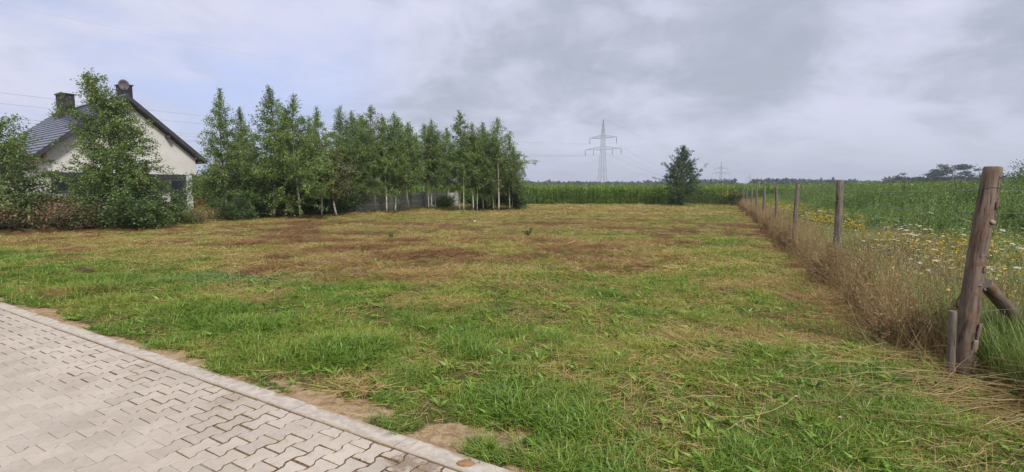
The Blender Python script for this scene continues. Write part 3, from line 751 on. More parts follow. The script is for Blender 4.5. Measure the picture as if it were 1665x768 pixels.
print('grass instances', sum(len(q) for q in acc['i']))

# ------------------------------------------------------------------ trees
def leaf_arrays(P, size, r, elong=1.5, droop=0.0):
    """rhombus leaves at points P (N,3)"""
    n = len(P); d = r.randn(n, 3); d[:, 2] = d[:, 2]*0.7 - droop; d /= np.linalg.norm(d, axis=1)[:, None]
    q = r.randn(n, 3); s_ = np.cross(d, q); s_ /= np.linalg.norm(s_, axis=1)[:, None]
    l = size*(0.7+0.6*r.rand(n))[:, None]; w_ = l/elong
    V = np.stack([P, P+d*l*0.5-s_*w_*0.5, P+d*l, P+d*l*0.5+s_*w_*0.5], 1).reshape(-1, 3)
    return V, np.arange(n*4).reshape(-1, 4)
def grow(seed, H, R, base, nb, nleaf, leaf, up=0.7, droop=0.25, lean=(0,0), wind=(0,0), profile=None, trunk_r=0.05, twigs=5, wobble=0.05, stems=1, leafmat_='birch_leaf', barkmat='birch', spread=.09, bend=0.0, gather=0.0, tipbare=0.0):
    r = np.random.RandomState(seed); wood = MB(); limbs = MB(); LP = []
    prof = profile or (lambda t: min(1, t/0.28)**0.7*(1-t)**0.8*1.55+0.10)
    Wd = np.array([wind[0], wind[1], 0.0])
    for sidx in range(stems):
        a0 = r.rand()*6.28; off = np.array([math.cos(a0), math.sin(a0), 0])*(0.12*sidx if stems > 1 else 0)
        k = 14; ts = np.linspace(0, 1, k)
        ph = r.rand(2)*6.28; hs = H*(1-0.18*r.rand()*(sidx > 0))
        sx = off[0]*(1+2.5*ts) + wobble*hs*0.25*np.sin(ts*5+ph[0]) - wobble*hs*0.25*math.sin(ph[0]) + lean[0]*ts**1.7 + bend*np.sin(ts*math.pi*1.6)*(1-ts)
        sy = off[1]*(1+2.5*ts) + wobble*hs*0.25*np.sin(ts*4+ph[1]) - wobble*hs*0.25*math.sin(ph[1]) + lean[1]*ts**1.7
        T = np.stack([sx, sy, ts*hs-0.04], 1)
        wood.tube(T, [trunk_r*(1-0.93*t)**0.9+0.004 for t in ts], 8)
        n_b = max(3, nb//stems)
        lns = [R*prof((i+.5)/n_b)*(0.65+0.55*r.rand()) for i in range(n_b)]; lw = sum(q**1.75 for q in lns)
        for i in range(n_b):
            t = base + (0.985-base)*((i+r.rand())/n_b)**0.93
            p0 = np.array([np.interp(t, ts, T[:, j]) for j in range(3)])
            az = i*2.39996 + r.randn()*0.5; el = up + 0.35*(t-0.4) + r.randn()*0.16
            ln = lns[i]
            dv = np.array([math.cos(az)*math.cos(el), math.sin(az)*math.cos(el), math.sin(el)])
            pts = [p0]; m_ = 5
            for q in range(m_):
                dv = dv + np.array([0, 0, -droop*(q/m_)*0.5]) + Wd*0.12 + r.randn(3)*0.09; dv /= np.linalg.norm(dv)
                pts.append(pts[-1]+dv*ln/m_)
            pts = np.array(pts); br = max(0.004, trunk_r*0.26*(1-t)+0.004)
            limbs.tube(pts, [br*(1-0.75*q/m_) for q in range(m_+1)], 3, cap=False)
            cl = max(4, int(nleaf/stems*ln**1.75/lw))
            tw = []
            for q in range(twigs):
                u = 0.25+0.72*r.rand(); b0 = np.array([np.interp(u*m_, range(m_+1), pts[:, j]) for j in range(3)])
                dd = dv*0.5 + r.randn(3)*0.55 + np.array([0, 0, -droop*0.9]) + Wd*0.3; dd /= np.linalg.norm(dd)
                tl = ln*(0.22+0.25*r.rand()); b1 = b0+dd*tl; b2 = b1+(dd*0.7+np.array([0,0,-droop])+Wd*0.2)*tl*0.5
                limbs.tube([b0, b1, b2], [br*0.45, br*0.3, 0.002], 3, cap=False); tw.append((b0, b1, b2))
            u = r.rand(cl)
            if tipbare: u = u*(1-tipbare)
            kk = r.randint(0, twigs+2, cl)
            for q in range(twigs+2):
                uu = u[kk == q]
                if not len(uu): continue
                if q >= twigs: src = pts; uu = 0.2+0.8*uu
                else: src = np.array(tw[q])
                xi = uu*(len(src)-1)
                LP.append(np.stack([np.interp(xi, range(len(src)), src[:, j]) for j in range(3)], 1))
        # leader tip
        m2 = int(nleaf*0.012); u = 0.86+0.15*r.rand(m2)
        LP.append(np.stack([np.interp(u, ts, T[:, j]) for j in range(3)], 1))
    P = np.concatenate(LP); P = P + r.randn(*P.shape)*spread*np.array([1, 1, 0.9]); P = P[P[:, 2] > 0.06]
    V, Q = leaf_arrays(P, leaf, r, 1.5, droop*0.8)
    crown = fast_mesh('crown', V, quads=Q, mat=M[leafmat_])
    return wood.mesh('trunk', M[barkmat], True), limbs.mesh('limbs', M['bark']), crown

def tall_profile(t): return min(1, (t+0.16)/0.32)**0.8*(1-t)**0.80*1.38+0.035
def low_profile(t): return (1-t)**0.80*1.14+0.04
BK = {}
for i in range(4): BK['dense%d' % i] = grow(200+i, 7.0, 1.75, 0.04, 96, 29000, 0.080, 0.50, 0.22, profile=low_profile, trunk_r=0.075, spread=.075)
for i in range(6): BK['row%d' % i] = grow(300+i, 7.0, 1.30+0.12*(i*5 % 6), 0.19+.025*(i % 4), 62+5*i, 15500+900*i, 0.078, 0.62, 0.2, profile=tall_profile, trunk_r=0.055, spread=.07, wobble=.035)
for i in range(3): BK['light%d' % i] = grow(400+i, 7.0, 1.60, 0.16, 80, 20000, 0.080, 0.58, 0.3, profile=tall_profile, trunk_r=0.06, leafmat_='birch_leaf_light', spread=.07)
BK['bent'] = grow(500, 7.0, 1.4, 0.22, 64, 13000, 0.092, 0.7, 0.2, profile=tall_profile, trunk_r=0.06, wobble=.03, bend=-0.42)
BK['thin'] = grow(501, 7.0, 0.95, 0.30, 46, 6500, 0.09, 0.75, 0.15, profile=tall_profile, trunk_r=0.042, wobble=.05, bend=0.2)
BK['wind'] = grow(502, 6.3, 1.62, 0.03, 130, 46000, 0.075, 0.45, 0.30, lean=(-1.25, -0.1), wind=(0.45, 0), profile=lambda t: (1-t)**0.6*1.05+0.20, trunk_r=0.09, spread=.07, wobble=.03)
BK['brown'] = grow(503, 3.4, 0.75, 0.30, 34, 3800, 0.08, 0.6, 0.5, profile=tall_profile, trunk_r=0.04, leafmat_='brown_leaf', bend=-0.15)
def plant_tree(kind, name, loc, H0, H, wscale, rz, label, cat, group=None, parts=('trunk', 'limbs', 'crown')):
    e = empty(name, loc, rz, label=label, cat=cat, group=group); s = H/H0; e.scale = (s*wscale, s*wscale, s)
    for pn, me in zip(parts, BK[kind]):
        if me: link(pn, me, e)
    return e
BG = 'birches in the row behind the field'
# photo column of the foot, forward distance, photo row of the top, width factor, kind, turn, label
birches = [
 (370, 26.0, 140, 0.72, 'dense0', 0.3, 'tall dense birch leafy to the ground, first of the row right of the house'),
 (398, 28.5, 215, 0.80, 'dense3', 2.3, 'short dense birch hidden behind the first birch of the row'),
 (400, 29.5, 172, 0.85, 'dense1', 1.3, 'dark dense birch standing back between the two tallest birches'),
 (446, 27.2, 137, 0.92, 'dense2', 4.1, 'tallest birch with slender tip and mottled trunk, left of the whitest trunk'),
 (489, 26.3, 150, 0.95, 'light0', 0.9, 'light green birch with the whitest thick trunk, in front of the hedge gap'),
 (470, 31.0, 175, 0.9, 'dense3', 5.0, 'dark birch set back behind the white-trunked birch'),
 (523, 28.5, 172, 0.82, 'light1', 2.2, 'birch with kinked pale trunk right of the whitest trunk'),
 (510, 32.0, 190, 0.85, 'dense1', 3.5, 'dark birch filling the back of the row left of the concrete wall'),
 (560, 34.0, 170, 0.86, 'row0', 0.2, 'dark pointed birch at the left end of the concrete wall'),
 (578, 36.5, 178, 0.85, 'row3', 1.9, 'birch with hidden trunk behind the left end of the wall'),
 (610, 33.4, 170, 0.98, 'row1', 3.0, 'tall pointed birch with thin pale trunk before the first wall panels'),
 (629, 32.4, 186, 0.86, 'light2', 4.4, 'light green birch with the longest bare trunk, second before the wall'),
 (643, 33.2, 181, 0.90, 'row2', 1.1, 'birch with thick pale trunk, third before the wall'),
 (593, 38.0, 185, 0.95, 'row5', 2.6, 'dark birch rising behind the left half of the wall'),
 (667, 37.0, 196, 0.92, 'bent', 0.0, 'birch with trunk bent to the right in front of the wall'),
 (650, 42.0, 190, 1.0, 'row4', 0.7, 'dark birch rising behind the middle of the wall'),
 (697, 38.0, 212, 0.70, 'thin', 1.2, 'very thin birch directly left of the straight grey trunk at the wall'),
 (702, 38.3, 193, 0.92, 'row3', 3.9, 'narrow birch with straight grey trunk in front of the right part of the wall'),
 (709, 38.0, 222, 0.75, 'thin', 3.0, 'thin slanting birch leaning right beside the straight grey trunk'),
 (690, 46.0, 200, 1.0, 'row1', 5.2, 'dark birch behind the right part of the wall'),
 (728, 42.0, 205, 0.9, 'row5', 0.4, 'birch at the right end of the concrete wall'),
 (747, 35.6, 178, 1.02, 'row0', 2.0, 'tallest dark birch of the right-hand clump, trunk leaning left'),
 (754, 34.2, 208, 0.75, 'thin', 0.8, 'thin young birch standing closest in front of the tallest clump tree'),
 (770, 35.3, 198, 0.88, 'row2', 4.6, 'straight birch in the middle of the right-hand clump'),
 (776, 35.0, 218, 0.75, 'thin', 4.4, 'thin birch with forked shadowy trunk in the middle of the right-hand clump'),
 (786, 36.4, 197, 0.85, 'row4', 2.9, 'slim birch with feathery tip in the right-hand clump'),
 (790, 40.0, 206, 0.95, 'row3', 0.9, 'dark birch at the back of the right-hand clump'),
 (803, 35.9, 214, 0.85, 'light1', 5.4, 'pale green birch, fourth trunk from the right end of the row'),
 (806, 37.2, 222, 0.75, 'thin', 2.2, 'thin birch tucked behind the fourth trunk from the right end'),
 (811, 34.9, 189, 0.88, 'row1', 1.5, 'birch with the tip leaning over, third from the right end of the row'),
 (829, 36.6, 226, 0.85, 'row2', 3.3, 'small birch at the right end of the row next to the corn'),
 (833, 38.0, 238, 0.80, 'light2', 1.3, 'low spreading birch outermost at the right end of the row'),
]
for px, Y, top, ws, kind, rz, lab in birches:
    x = gx(px, Y); H = hgt(top, Y)*0.985
    plant_tree(kind, 'birch_tree', (x, Y, float(ground_z(x, Y))), 7.0, H, ws*1.1 if H > 0 else 1, rz, lab, 'birch', BG)
plant_tree('brown', 'birch_tree', (gx(549, 28.5), 28.5, 0), 3.4, hgt(240, 28.5), 1.15, 0.0, 'small birch with browning leaves left of the concrete wall', 'birch', BG)
plant_tree('wind', 'birch_tree', (gx(207, 20.5), 20.5, 0), 6.3, hgt(124, 20.5), 0.95, 0.0, 'large windblown birch leaning left in front of the house gable', 'birch')
BK['edge'] = grow(504, 4.4, 1.8, 0.04, 90, 28000, 0.075, 0.50, 0.40, wind=(0.3, 0), profile=lambda t: (1-t)**0.5*1.05+0.2, trunk_r=0.07, spread=.07)
plant_tree('edge', 'birch_tree', (gx(16, 19.0), 19.0, 0), 4.4, hgt(198, 19.0), 1.0, 0.4, 'bushy birch at the left edge of the picture hiding the roof eave', 'birch')
plant_tree('edge', 'birch_tree', (gx(-75, 20.0), 20.0, 0), 4.4, hgt(215, 20.0), 1.0, 2.6, 'bushy birch beyond the left edge of the picture', 'birch')
plant_tree('dense1', 'birch_tree', (gx(125, 22.0), 22.0, 0), 7.0, 1.9, 1.4, 1.1, 'low dark birch thicket in front of the dark window band', 'birch')

# shrubs
def shrub_p(t): return (1-t)**0.4*0.95+0.15
BK['shrub'] = grow(600, 1.3, 1.0, 0.02, 60, 9500, 0.075, 0.75, 0.15, profile=shrub_p, trunk_r=0.02, stems=6, leafmat_='bush_leaf', barkmat='bark', spread=.10)
BK['shrub_light'] = grow(601, 1.3, 1.1, 0.02, 60, 6000, 0.07, 0.8, 0.15, profile=shrub_p, trunk_r=0.02, stems=7, leafmat_='birch_leaf_light', barkmat='bark', spread=.10)
BK['shrub_dead'] = grow(602, 1.2, 0.9, 0.02, 80, 3000, 0.06, 0.9, 0.0, profile=shrub_p, trunk_r=0.014, stems=8, leafmat_='dock', barkmat='bark', spread=.09)
SG = 'undergrowth below the house and birches'
for kind, px, Y, H, ws, rz, lab in (
  ('shrub', 95, 20.5, 1.1, 1.5, 0.5, 'dark green shrub left of the windblown birch'),
  ('shrub', 145, 19.8, 1.05, 1.4, 2.5, 'dark green shrub under the left side of the windblown birch'),
  ('shrub_dead', 70, 19.3, 1.25, 1.3, 1.5, 'withered reddish brown shrub at the foot of the left edge birch'),
  ('shrub_dead', 115, 19.0, 1.1, 1.2, 0.2, 'withered brown shrub between the left edge birch and the windblown birch'),
  ('shrub', 215, 20.0, 1.3, 1.3, 4.1, 'dark green shrub at the foot of the windblown birch'),
  ('shrub', 30, 20.0, 1.3, 1.4, 3.2, 'dark green shrub below the left edge birch'),
  ('shrub', -20, 19.0, 1.4, 1.4, 0.9, 'dark green shrub at the left edge of the picture'),
  ('shrub_light', 285, 23.5, .72, 1.5, 1.0, 'light green shrub in front of the white terrace wall'),
  ('shrub_light', 258, 24.5, .68, 1.4, 3.0, 'light green shrub left of the terrace door'),
  ('shrub_dead', 308, 23.0, .68, 1.4, 2.0, 'dry brown shrub right of the light green terrace shrub'),
  ('shrub', 392, 25.2, .9, 1.0, 0.5, 'low dark shrub under the first birch of the row'),
  ('shrub', 395, 27.5, 1.2, 1.3, 1.6, 'low dark shrub under the second birch of the row'),
  ('shrub', 425, 29.0, 1.6, 1.2, 5.0, 'dark shrub behind the mottled birch trunk'),
  ('shrub', 402, 30.0, 1.7, 1.0, 2.8, 'large dark shrub at the back between the first two birches'),
  ('shrub', 500, 33.0, 1.3, 1.0, 3.4, 'dark shrub behind the whitest birch trunk'),
  ('shrub', 532, 31.0, 1.7, 1.2, 0.2, 'dark shrub between the two kinked pale trunks'),
  ('shrub', 556, 33.5, 1.8, 1.2, 1.2, 'dark shrub beside the left end of the concrete wall'),
  ('shrub', 722, 42.0, 0.9, 1.4, 4.0, 'low dark shrub in front of the right part of the concrete wall'),
  ('shrub', 782, 38.5, 0.8, 1.3, 2.0, 'low shrub among the right-hand clump of birches'),
  ('shrub', 1105, 46.6, 1.7, .75, 0.4, 'dark suckers hiding the foot of the lone tree'),
  ('shrub', 838, 39.5, 1.6, 1.2, 0.7, 'green shrub at the right end of the birch row by the corn')):
    plant_tree(kind, 'shrub', (gx(px, Y), Y, -0.02), 1.3, H, ws, rz, lab, 'shrub', SG, ('stems', 'twigs', 'foliage'))
# hedge line closing the view behind the birches on the left
for i, (px, Y) in enumerate(((415, 40), (440, 46), (520, 44), (545, 42))):
    plant_tree('shrub', 'shrub', (gx(px, Y), Y, -0.02), 1.3, 2.4 if i != 1 else 1.0, 1.3, i*1.7, ('tall dark hedge shrub far behind the first birches', 'low hedge shrub behind the gap by the whitest trunk',
        'tall dark hedge shrub behind the kinked birch', 'tall dark hedge shrub just left of the wall')[i], 'shrub', SG, ('stems', 'twigs', 'foliage'))

# lone tree in front of the corn
BK['plum'] = grow(700, 6.0, 2.15, 0.02, 110, 21000, 0.10, 0.62, -0.12, profile=lambda t: min(1, (t+0.5)/0.75)*(1-t)**0.72*1.12+0.10, trunk_r=0.10, leafmat_='plum_leaf', barkmat='bark', spread=.06, wobble=.05, twigs=4)
plant_tree('plum', 'lone_tree', (gx(1107, 47.0), 47.0, -0.02), 6.0, hgt(238, 47.0), 1.02, 1.0, 'lone dark tree with bristling upright branches in front of the corn', 'tree')
BK['gold'] = grow(701, 1.3, 0.8, 0.05, 50, 4200, 0.08, 1.0, 0.05, profile=shrub_p, trunk_r=0.015, stems=8, leafmat_='bush_leaf', barkmat='bark', spread=.10)
g_ = plant_tree('gold', 'goldenrod', (gx(1189, 47.5), 47.5, 0), 1.3, 1.35, 1.4, 0.0, 'clump of yellow flowering weeds where the fence meets the corn', 'flowering plant', None, ('stems', 'twigs', 'foliage'))
def cloud_pts(n, c, r3, seed):
    r = np.random.RandomState(seed); return np.array(c)+r.randn(n, 3)*np.array(r3)
V, Q = leaf_arrays(cloud_pts(300, (0, 0, 1.15), (0.5, 0.5, 0.13), 5), 0.06, np.random.RandomState(6))
fh = link('flower_heads', fast_mesh('flower_heads', V, quads=Q, mat=M['petal_yellow']), g_); fh['kind'] = 'stuff'

# distant pines and wood edge on the right
def pine(seed, H, W_, n):
    r = np.random.RandomState(seed); wood = MB(); wood.tube([(0,0,-.2),(0.1,0,H*.5),(0,0.1,H*.9)], [.22,.16,.05], 6); P = []
    for i in range(n):
        t = r.uniform(.28, 1); a = r.rand()*6.28; rr = W_*0.5*(0.35+0.65*math.sin(min(1, (1.12-t)*1.7)*math.pi/2))*r.uniform(.35, 1)
        c = np.array([math.cos(a)*rr, math.sin(a)*rr, H*t*0.97]); wood.tube([(0,0,H*t*0.93-0.4), tuple(c)], [.06,.02], 3, cap=False)
        P.append(c+r.randn(110, 3)*np.array([.75, .75, .28]))
    V, Q = leaf_arrays(np.concatenate(P), 0.5, r, 1.8)
    return wood.mesh('trunk', M['pine_bark']), None, fast_mesh('crown', V, quads=Q, mat=M['pine'])
BK['pine0'] = pine(1, 12, 15, 36); BK['pine1'] = pine(2, 10, 12, 30); BK['pine2'] = pine(3, 11, 9, 24)
PG = 'pines on the right horizon'
for kind, H0, px, Y, top, ws, rz, lab in (('pine0', 12, 1546, 200, 267, 1.0, .3, 'tallest spreading pine on the right horizon'),
    ('pine1', 10, 1590, 205, 274, 1.0, 1.3, 'flat-topped pine between the tallest pine and the thick post'),
    ('pine2', 11, 1520, 190, 279, 1.1, 2.0, 'pine joined to the left side of the tallest pine'),
    ('pine1', 10, 1467, 210, 282, 0.95, 4.0, 'rounded leftmost pine of the group on the right horizon'),
    ('pine2', 11, 1494, 215, 288, 1.3, 5.0, 'low pine in the dip left of the tallest pine'),
    ('pine2', 11, 1612, 200, 277, 1.0, 3.0, 'pine half hidden behind the thick post'),
    ('pine1', 10, 1440, 230, 291, 1.0, 3.0, 'lowest pine trailing off at the left of the group')):
    H = hgt(top, Y); plant_tree(kind, 'pine_tree', (gx(px, Y), Y, 0), H0, H, ws*1.1, rz, lab, 'pine', PG)
BK['willow'] = grow(702, 3.8, 2.3, 0.05, 90, 13000, 0.12, 0.8, 0.1, profile=lambda t: (1-t)**0.4*1.0+0.15, trunk_r=0.08, stems=4, leafmat_='bush_leaf', barkmat='bark', spread=.16)
plant_tree('willow', 'willow_bush', (gx(1676, 30.0), 30.0, 0), 3.8, hgt(281, 30.0), 1.0, 0, 'dark willow bush at the right edge behind the thick post', 'bush', None, ('stems', 'twigs', 'foliage'))
plant_tree('willow', 'willow_bush', (gx(1745, 31.0), 31.0, 0), 3.8, hgt(270, 31.0), 1.0, 2, 'dark willow bush beyond the right edge of the picture', 'bush', None, ('stems', 'twigs', 'foliage'))

def far_forest():
    r = np.random.RandomState(9); P = []
    def seg(x0, x1, Y, top0, top1, wob=1.5, bumps=()):
        n = int(abs(x1-x0)/2.3)
        for i in range(n):
            t = (i+r.rand())/n; px = x0+(x1-x0)*t; top = top0+(top1-top0)*t - wob*r.rand()*1.3
            for bx, bt in bumps:
                if abs(px-bx) < 7: top = min(top, bt+abs(px-bx)*0.4)
            Yd = Y*(1+r.rand()*0.06); H = hgt(top, Yd); x = gx(px, Yd); W_ = 2.3/F*Yd*1.1
            k = 130; u = r.randn(k, 3); u /= np.linalg.norm(u, axis=1)[:, None]; u *= (0.55+0.45*r.rand(k))[:, None]
            P.append(np.array([x, Yd, H*0.55]) + u*np.array([W_*1.2, W_*1.2, H*0.45]))
    seg(-600, 860, 520, 297, 297); seg(855, 1130, 520, 297.5, 298.0, 1.2, ((862, 294), (893, 294), (905, 296), (941, 294.5), (1053, 293), (1083, 296)))
    seg(1128, 1195, 480, 294.5, 294, 2.0); seg(1195, 1232, 700, 299, 299, 1); seg(1224, 1385, 430, 293, 295, 1.5, ((1250, 291), (1275, 290)))
    seg(1380, 1450, 500, 296, 296, 1.5, ((1385, 292.5),)); seg(1440, 2300, 420, 292, 290, 3)
    V, Q = leaf_arrays(np.concatenate(P), 2.6, r, 1.4)
    o = link('far_forest', fast_mesh('far_forest', V, quads=Q, mat=M['forest'])); tag(o, 'low dark line of woods along the horizon', 'forest', kind='stuff')
far_forest()

# ------------------------------------------------------------------ corn
def corn_mesh(seed):
    r = random.Random(seed); H = r.uniform(1.85, 2.1); parts = []; st = []
    mb = MB(); mb.tube([(0,0,0),(r.uniform(-.03,.03),r.uniform(-.03,.03),H*.55),(r.uniform(-.05,.05),0,H*.97)], [.014,.011,.005], 4)
    lv = []; az = r.uniform(0, 3.14)
    for k in range(11):
        z = 0.12+(H-0.3)*k/10.5; a = az+(k % 2)*math.pi+r.gauss(0, .35); l = (0.55+0.35*math.sin(math.pi*min(1, (k+2)/12)))*r.uniform(.8, 1.1)
        wv = 0.075*r.uniform(.8, 1.1); ca, sa = math.cos(a), math.sin(a); el = r.uniform(1.0, 1.25); V = []; m_ = 4; p = [0, 0, z]
        for q in range(m_+1):
            t = q/m_; ww = wv*(1-t**2)**0.6*(0.6 if q == 0 else 1)*0.5
            V += [(p[0]+sa*ww, p[1]-ca*ww, p[2]+0.01), (p[0]-sa*ww, p[1]+ca*ww, p[2]-0.01)]
            e = el-1.75*t**1.3; p = [p[0]+ca*math.cos(e)*l/m_, p[1]+sa*math.cos(e)*l/m_, p[2]+math.sin(e)*l/m_]
        lv.append((V, [(2*q, 2*q+1, 2*q+3, 2*q+2) for q in range(m_)]))
    ts = []
    for k in range(6):
        a = k*1.05; ts.append(stem(r, (0,0,H*.95), (math.cos(a)*.09, math.sin(a)*.09, H*.95+r.uniform(.12,.22)), .012, 2, .1))
    V, Fc = cat_(*lv)
    return bmesh_of('corn_plant', [(mb.v, mb.f, M['corn_leaf']), (V, Fc, M['corn_leaf']), (*cat_(*ts), M['tassel'])])
corn = [proto('corn_plant', corn_mesh(i)) for i in range(6)]
def cornfield():
    P = []; r = np.random.RandomState(4)
    # front edge: across the field, then swinging nearer on the right of the fence
    ex = [-60, -20, 1, 23, 34, 60, 110]; ey = [56, 54, 53, 50.2, 38, 30, 26]
    for row in range(26):
        d = 0.2+row*0.72; step = 0.17 if row < 5 else (0.30 if row < 14 else 0.5)
        xs = np.arange(-62, 110, step); xs = xs + r.randn(len(xs))*0.04
        y = np.interp(xs, ex, ey) + d*np.where(xs > 23, 1.25, 1.0) + r.randn(len(xs))*0.06
        P.append(np.stack([xs, y], 1))
    P = np.concatenate(P); k = (np.abs(P[:, 0]) < P[:, 1]*1.35); P = P[k]; n = len(P)
    sc = 0.93+0.16*r.rand(n)+0.10*(fbm(P[:, 0]*0.3, P[:, 1]*0.3, 51)-0.5)
    sc = sc*(1+0.03*sst(P[:, 0], 30, 50))
    scatter('corn_field', corn, np.column_stack([P, np.full(n, -0.03)]), np.column_stack([r.randn(n)*.05, r.randn(n)*.05, r.rand(n)*6.28]), sc, r.randint(0, 6, n), {}, 'dense field of green corn across the end of the mown field', 'corn')
    print('corn', n)
cornfield()

# ------------------------------------------------------------------ meadow right of the fence
rs = random.Random(77)
def sphere_ish(c, r_, rs, n, sz):
    ps = []
    for _ in range(n):
        v = Vector((rs.gauss(0,1), rs.gauss(0,1), rs.gauss(0,1))).normalized()*r_*rs.uniform(.4,1)
        ps.append(leafquad(Vector(c)+v, v+Vector((0,0,.3)), sz, sz*.5, rs))
    return ps
def mugwort_mesh(seed):
    rs = random.Random(seed); H = rs.uniform(1.35, 1.65); lv = []; sm = []
    for q in range(4):
        bx, by = rs.gauss(0, .10), rs.gauss(0, .10); tx, ty = bx+rs.gauss(0, .12), by+rs.gauss(0, .12); h = H*rs.uniform(.75, 1)
        sm.append(stem(rs, (bx, by, 0), (tx, ty, h), .012, 3, .03))
        for k in range(46):
            t = rs.uniform(.12, 1.0); x = bx+(tx-bx)*t; y = by+(ty-by)*t; a = rs.uniform(0, 6.28); l = (0.19*(1-t)+0.07)*rs.uniform(.7, 1.2)
            e = rs.uniform(.5, 1.2); lv.append(leafquad((x, y, h*t), (math.cos(a)*math.cos(e), math.sin(a)*math.cos(e), math.sin(e)), l, l*.24, rs))
    return bmesh_of('tall_weed', [(*cat_(*sm), M['stem_green']), (*cat_(*lv), M['mugwort'])])
weeds = [proto('tall_weed', mugwort_mesh(i)) for i in range(6)]
def meadow_tuft(n, h0, h1, wd, m_, rad=.12, lean=.25): return proto('meadow_grass', bmesh_of('meadow_grass', [(*blades(rs, n, rad, h0, h1, wd, lean, 0, 4, .5), m_)]))
mg = [meadow_tuft(38, .2, .55, .006, M['meadow']) for _ in range(4)]
def dry_tuft(h0, h1, n=16, lean=.22, heads=True, rad=.09, m_='dry_stem', wd=.003):
    ps = []
    for _ in range(n):
        a = rs.uniform(0, 6.28); r_ = rad*math.sqrt(rs.random()); x, y = r_*math.cos(a), r_*math.sin(a); h = rs.uniform(h0, h1); ln = abs(rs.gauss(0, lean)); d = rs.uniform(0, 6.28)
        tip = Vector((x+math.cos(d)*math.sin(ln)*h, y+math.sin(d)*math.sin(ln)*h, math.cos(ln)*h)); ps.append(stem(rs, (x, y, 0), tip, wd, 3, .08))
        if heads and rs.random() < .6:
            dv = (tip-Vector((x, y, 0))).normalized()
            for k in range(5): ps.append(leafquad(tip-dv*.02*k, dv+Vector((rs.gauss(0,.35), rs.gauss(0,.35), 0)), .03, .006, rs))
    return cat_(*ps)
dryg = [proto('dry_grass', bmesh_of('dry_grass', [(*dry_tuft(.35, .85), M['dry_stem']), (*blades(rs, 14, .1, .12, .4, .005, .5, 0, 4, 1.2), M['dry_stem'])])) for _ in range(5)]
def dock_mesh():
    ps = []; sm = []
    for q in range(5):
        tip = Vector((rs.gauss(0, .12), rs.gauss(0, .12), rs.uniform(.35, .8))); b = Vector((rs.gauss(0, .04), rs.gauss(0, .04), 0)); sm.append(stem(rs, b, tip, .007, 3, .05))
        for k in range(34):
            t = rs.uniform(.15, 1); p = b+(tip-b)*t; a = rs.uniform(0, 6.28)
            ps.append(leafquad(p, (math.cos(a), math.sin(a), rs.uniform(-.3, 1)), rs.uniform(.03, .085), .014, rs))
    return bmesh_of('withered_weed', [(*cat_(*sm), M['dock']), (*cat_(*ps), M['dock'])])
docks = [proto('withered_weed', dock_mesh()) for _ in range(4)]
def umbel_mesh(seed, heads=3, Hm=.8, detail=True):
    rs = random.Random(seed); sm = []; lv = []; fl = []
    main = Vector((rs.gauss(0, .05), rs.gauss(0, .05), Hm*.55)); sm.append(stem(rs, (0,0,0), main, .006, 3, .04))
    for k in range(heads):
        tip = main+Vector((rs.gauss(0, .10), rs.gauss(0, .10), Hm*rs.uniform(.3, .48))); sm.append(stem(rs, main, tip, .004, 2, .05)); R0 = rs.uniform(.020, .040)
        nrm = Vector((rs.gauss(0, .18), rs.gauss(0, .18), 1)).normalized(); a1 = nrm.orthogonal().normalized(); a2 = nrm.cross(a1)
        for j in range(22 if detail else 10):
            rr = R0*math.sqrt((j+.5)/(22 if detail else 10)); an = j*2.4; c = tip+a1*(rr*math.cos(an))+a2*(rr*math.sin(an))-nrm*(rr*rr*3.0)
            s_ = R0*.23; th = rs.uniform(0, 3)
            fl.append(([tuple(c+a1*(s_*math.cos(th+q*math.pi/2))+a2*(s_*math.sin(th+q*math.pi/2))+nrm*rs.uniform(0, .004)) for q in range(4)], [(0,1,2,3)]))
            if detail and j % 2 == 0: sm.append(stem(rs, tip-nrm*.03, c, .0014, 1, 0))
    for k in range(14):
        z = rs.uniform(.05, Hm*.6); a = rs.uniform(0, 6.28); lv.append(leafquad((main.x*z/main.z, main.y*z/main.z, z), (math.cos(a), math.sin(a), .7), rs.uniform(.06, .14), .012, rs))
    return bmesh_of('umbel_flower', [(*cat_(*sm), M['stem_green']), (*cat_(*lv), M['meadow']), (*cat_(*fl), M['petal_white'])])
def daisy_mesh(seed, Hm=.6, n=6, ball=False):
    rs = random.Random(seed); sm = []; fl = []; lv = []
    for k in range(n):
        b = Vector((rs.gauss(0, .05), rs.gauss(0, .05), 0)); tip = b+Vector((rs.gauss(0, .07), rs.gauss(0, .07), Hm*rs.uniform(.75, 1.1))); sm.append(stem(rs, b, tip, .004, 3, .06)); R0 = rs.uniform(.014, .021)
        if ball:
            for q in range(7):
                c = tip+Vector((rs.gauss(0, .022), rs.gauss(0, .022), rs.gauss(0, .012)))
                fl.append(([tuple(c+Vector((math.cos(j*1.05), math.sin(j*1.05), 0))*.010+Vector((0,0,rs.uniform(0,.004)))) for j in range(6)], [(0,1,2,3,4,5)]))
        else:
            nrm = Vector((rs.gauss(0, .3), rs.gauss(0, .3)-.2, 1)).normalized(); a1 = nrm.orthogonal().normalized(); a2 = nrm.cross(a1); V = [tuple(tip+nrm*.003)]
            for j in range(16):
                an = j*math.pi/8; rr = R0*(1 if j % 2 else .72); V.append(tuple(tip+a1*(rr*math.cos(an))+a2*(rr*math.sin(an))))
            fl.append((V, [(0, 1+j, 1+(j+1) % 16) for j in range(16)]))
        for q in range(5):
            t = rs.uniform(.05, .7); a = rs.uniform(0, 6.28); lv.append(leafquad(b+(tip-b)*t, (math.cos(a), math.sin(a), .5), rs.uniform(.03, .08), .009, rs))
    return bmesh_of('yellow_flower', [(*cat_(*sm), M['stem_green']), (*cat_(*lv), M['meadow']), (*cat_(*fl), M['petal_yellow'])])
umb = [proto('umbel', umbel_mesh(900+i, 4, .78, i < 2)) for i in range(5)]
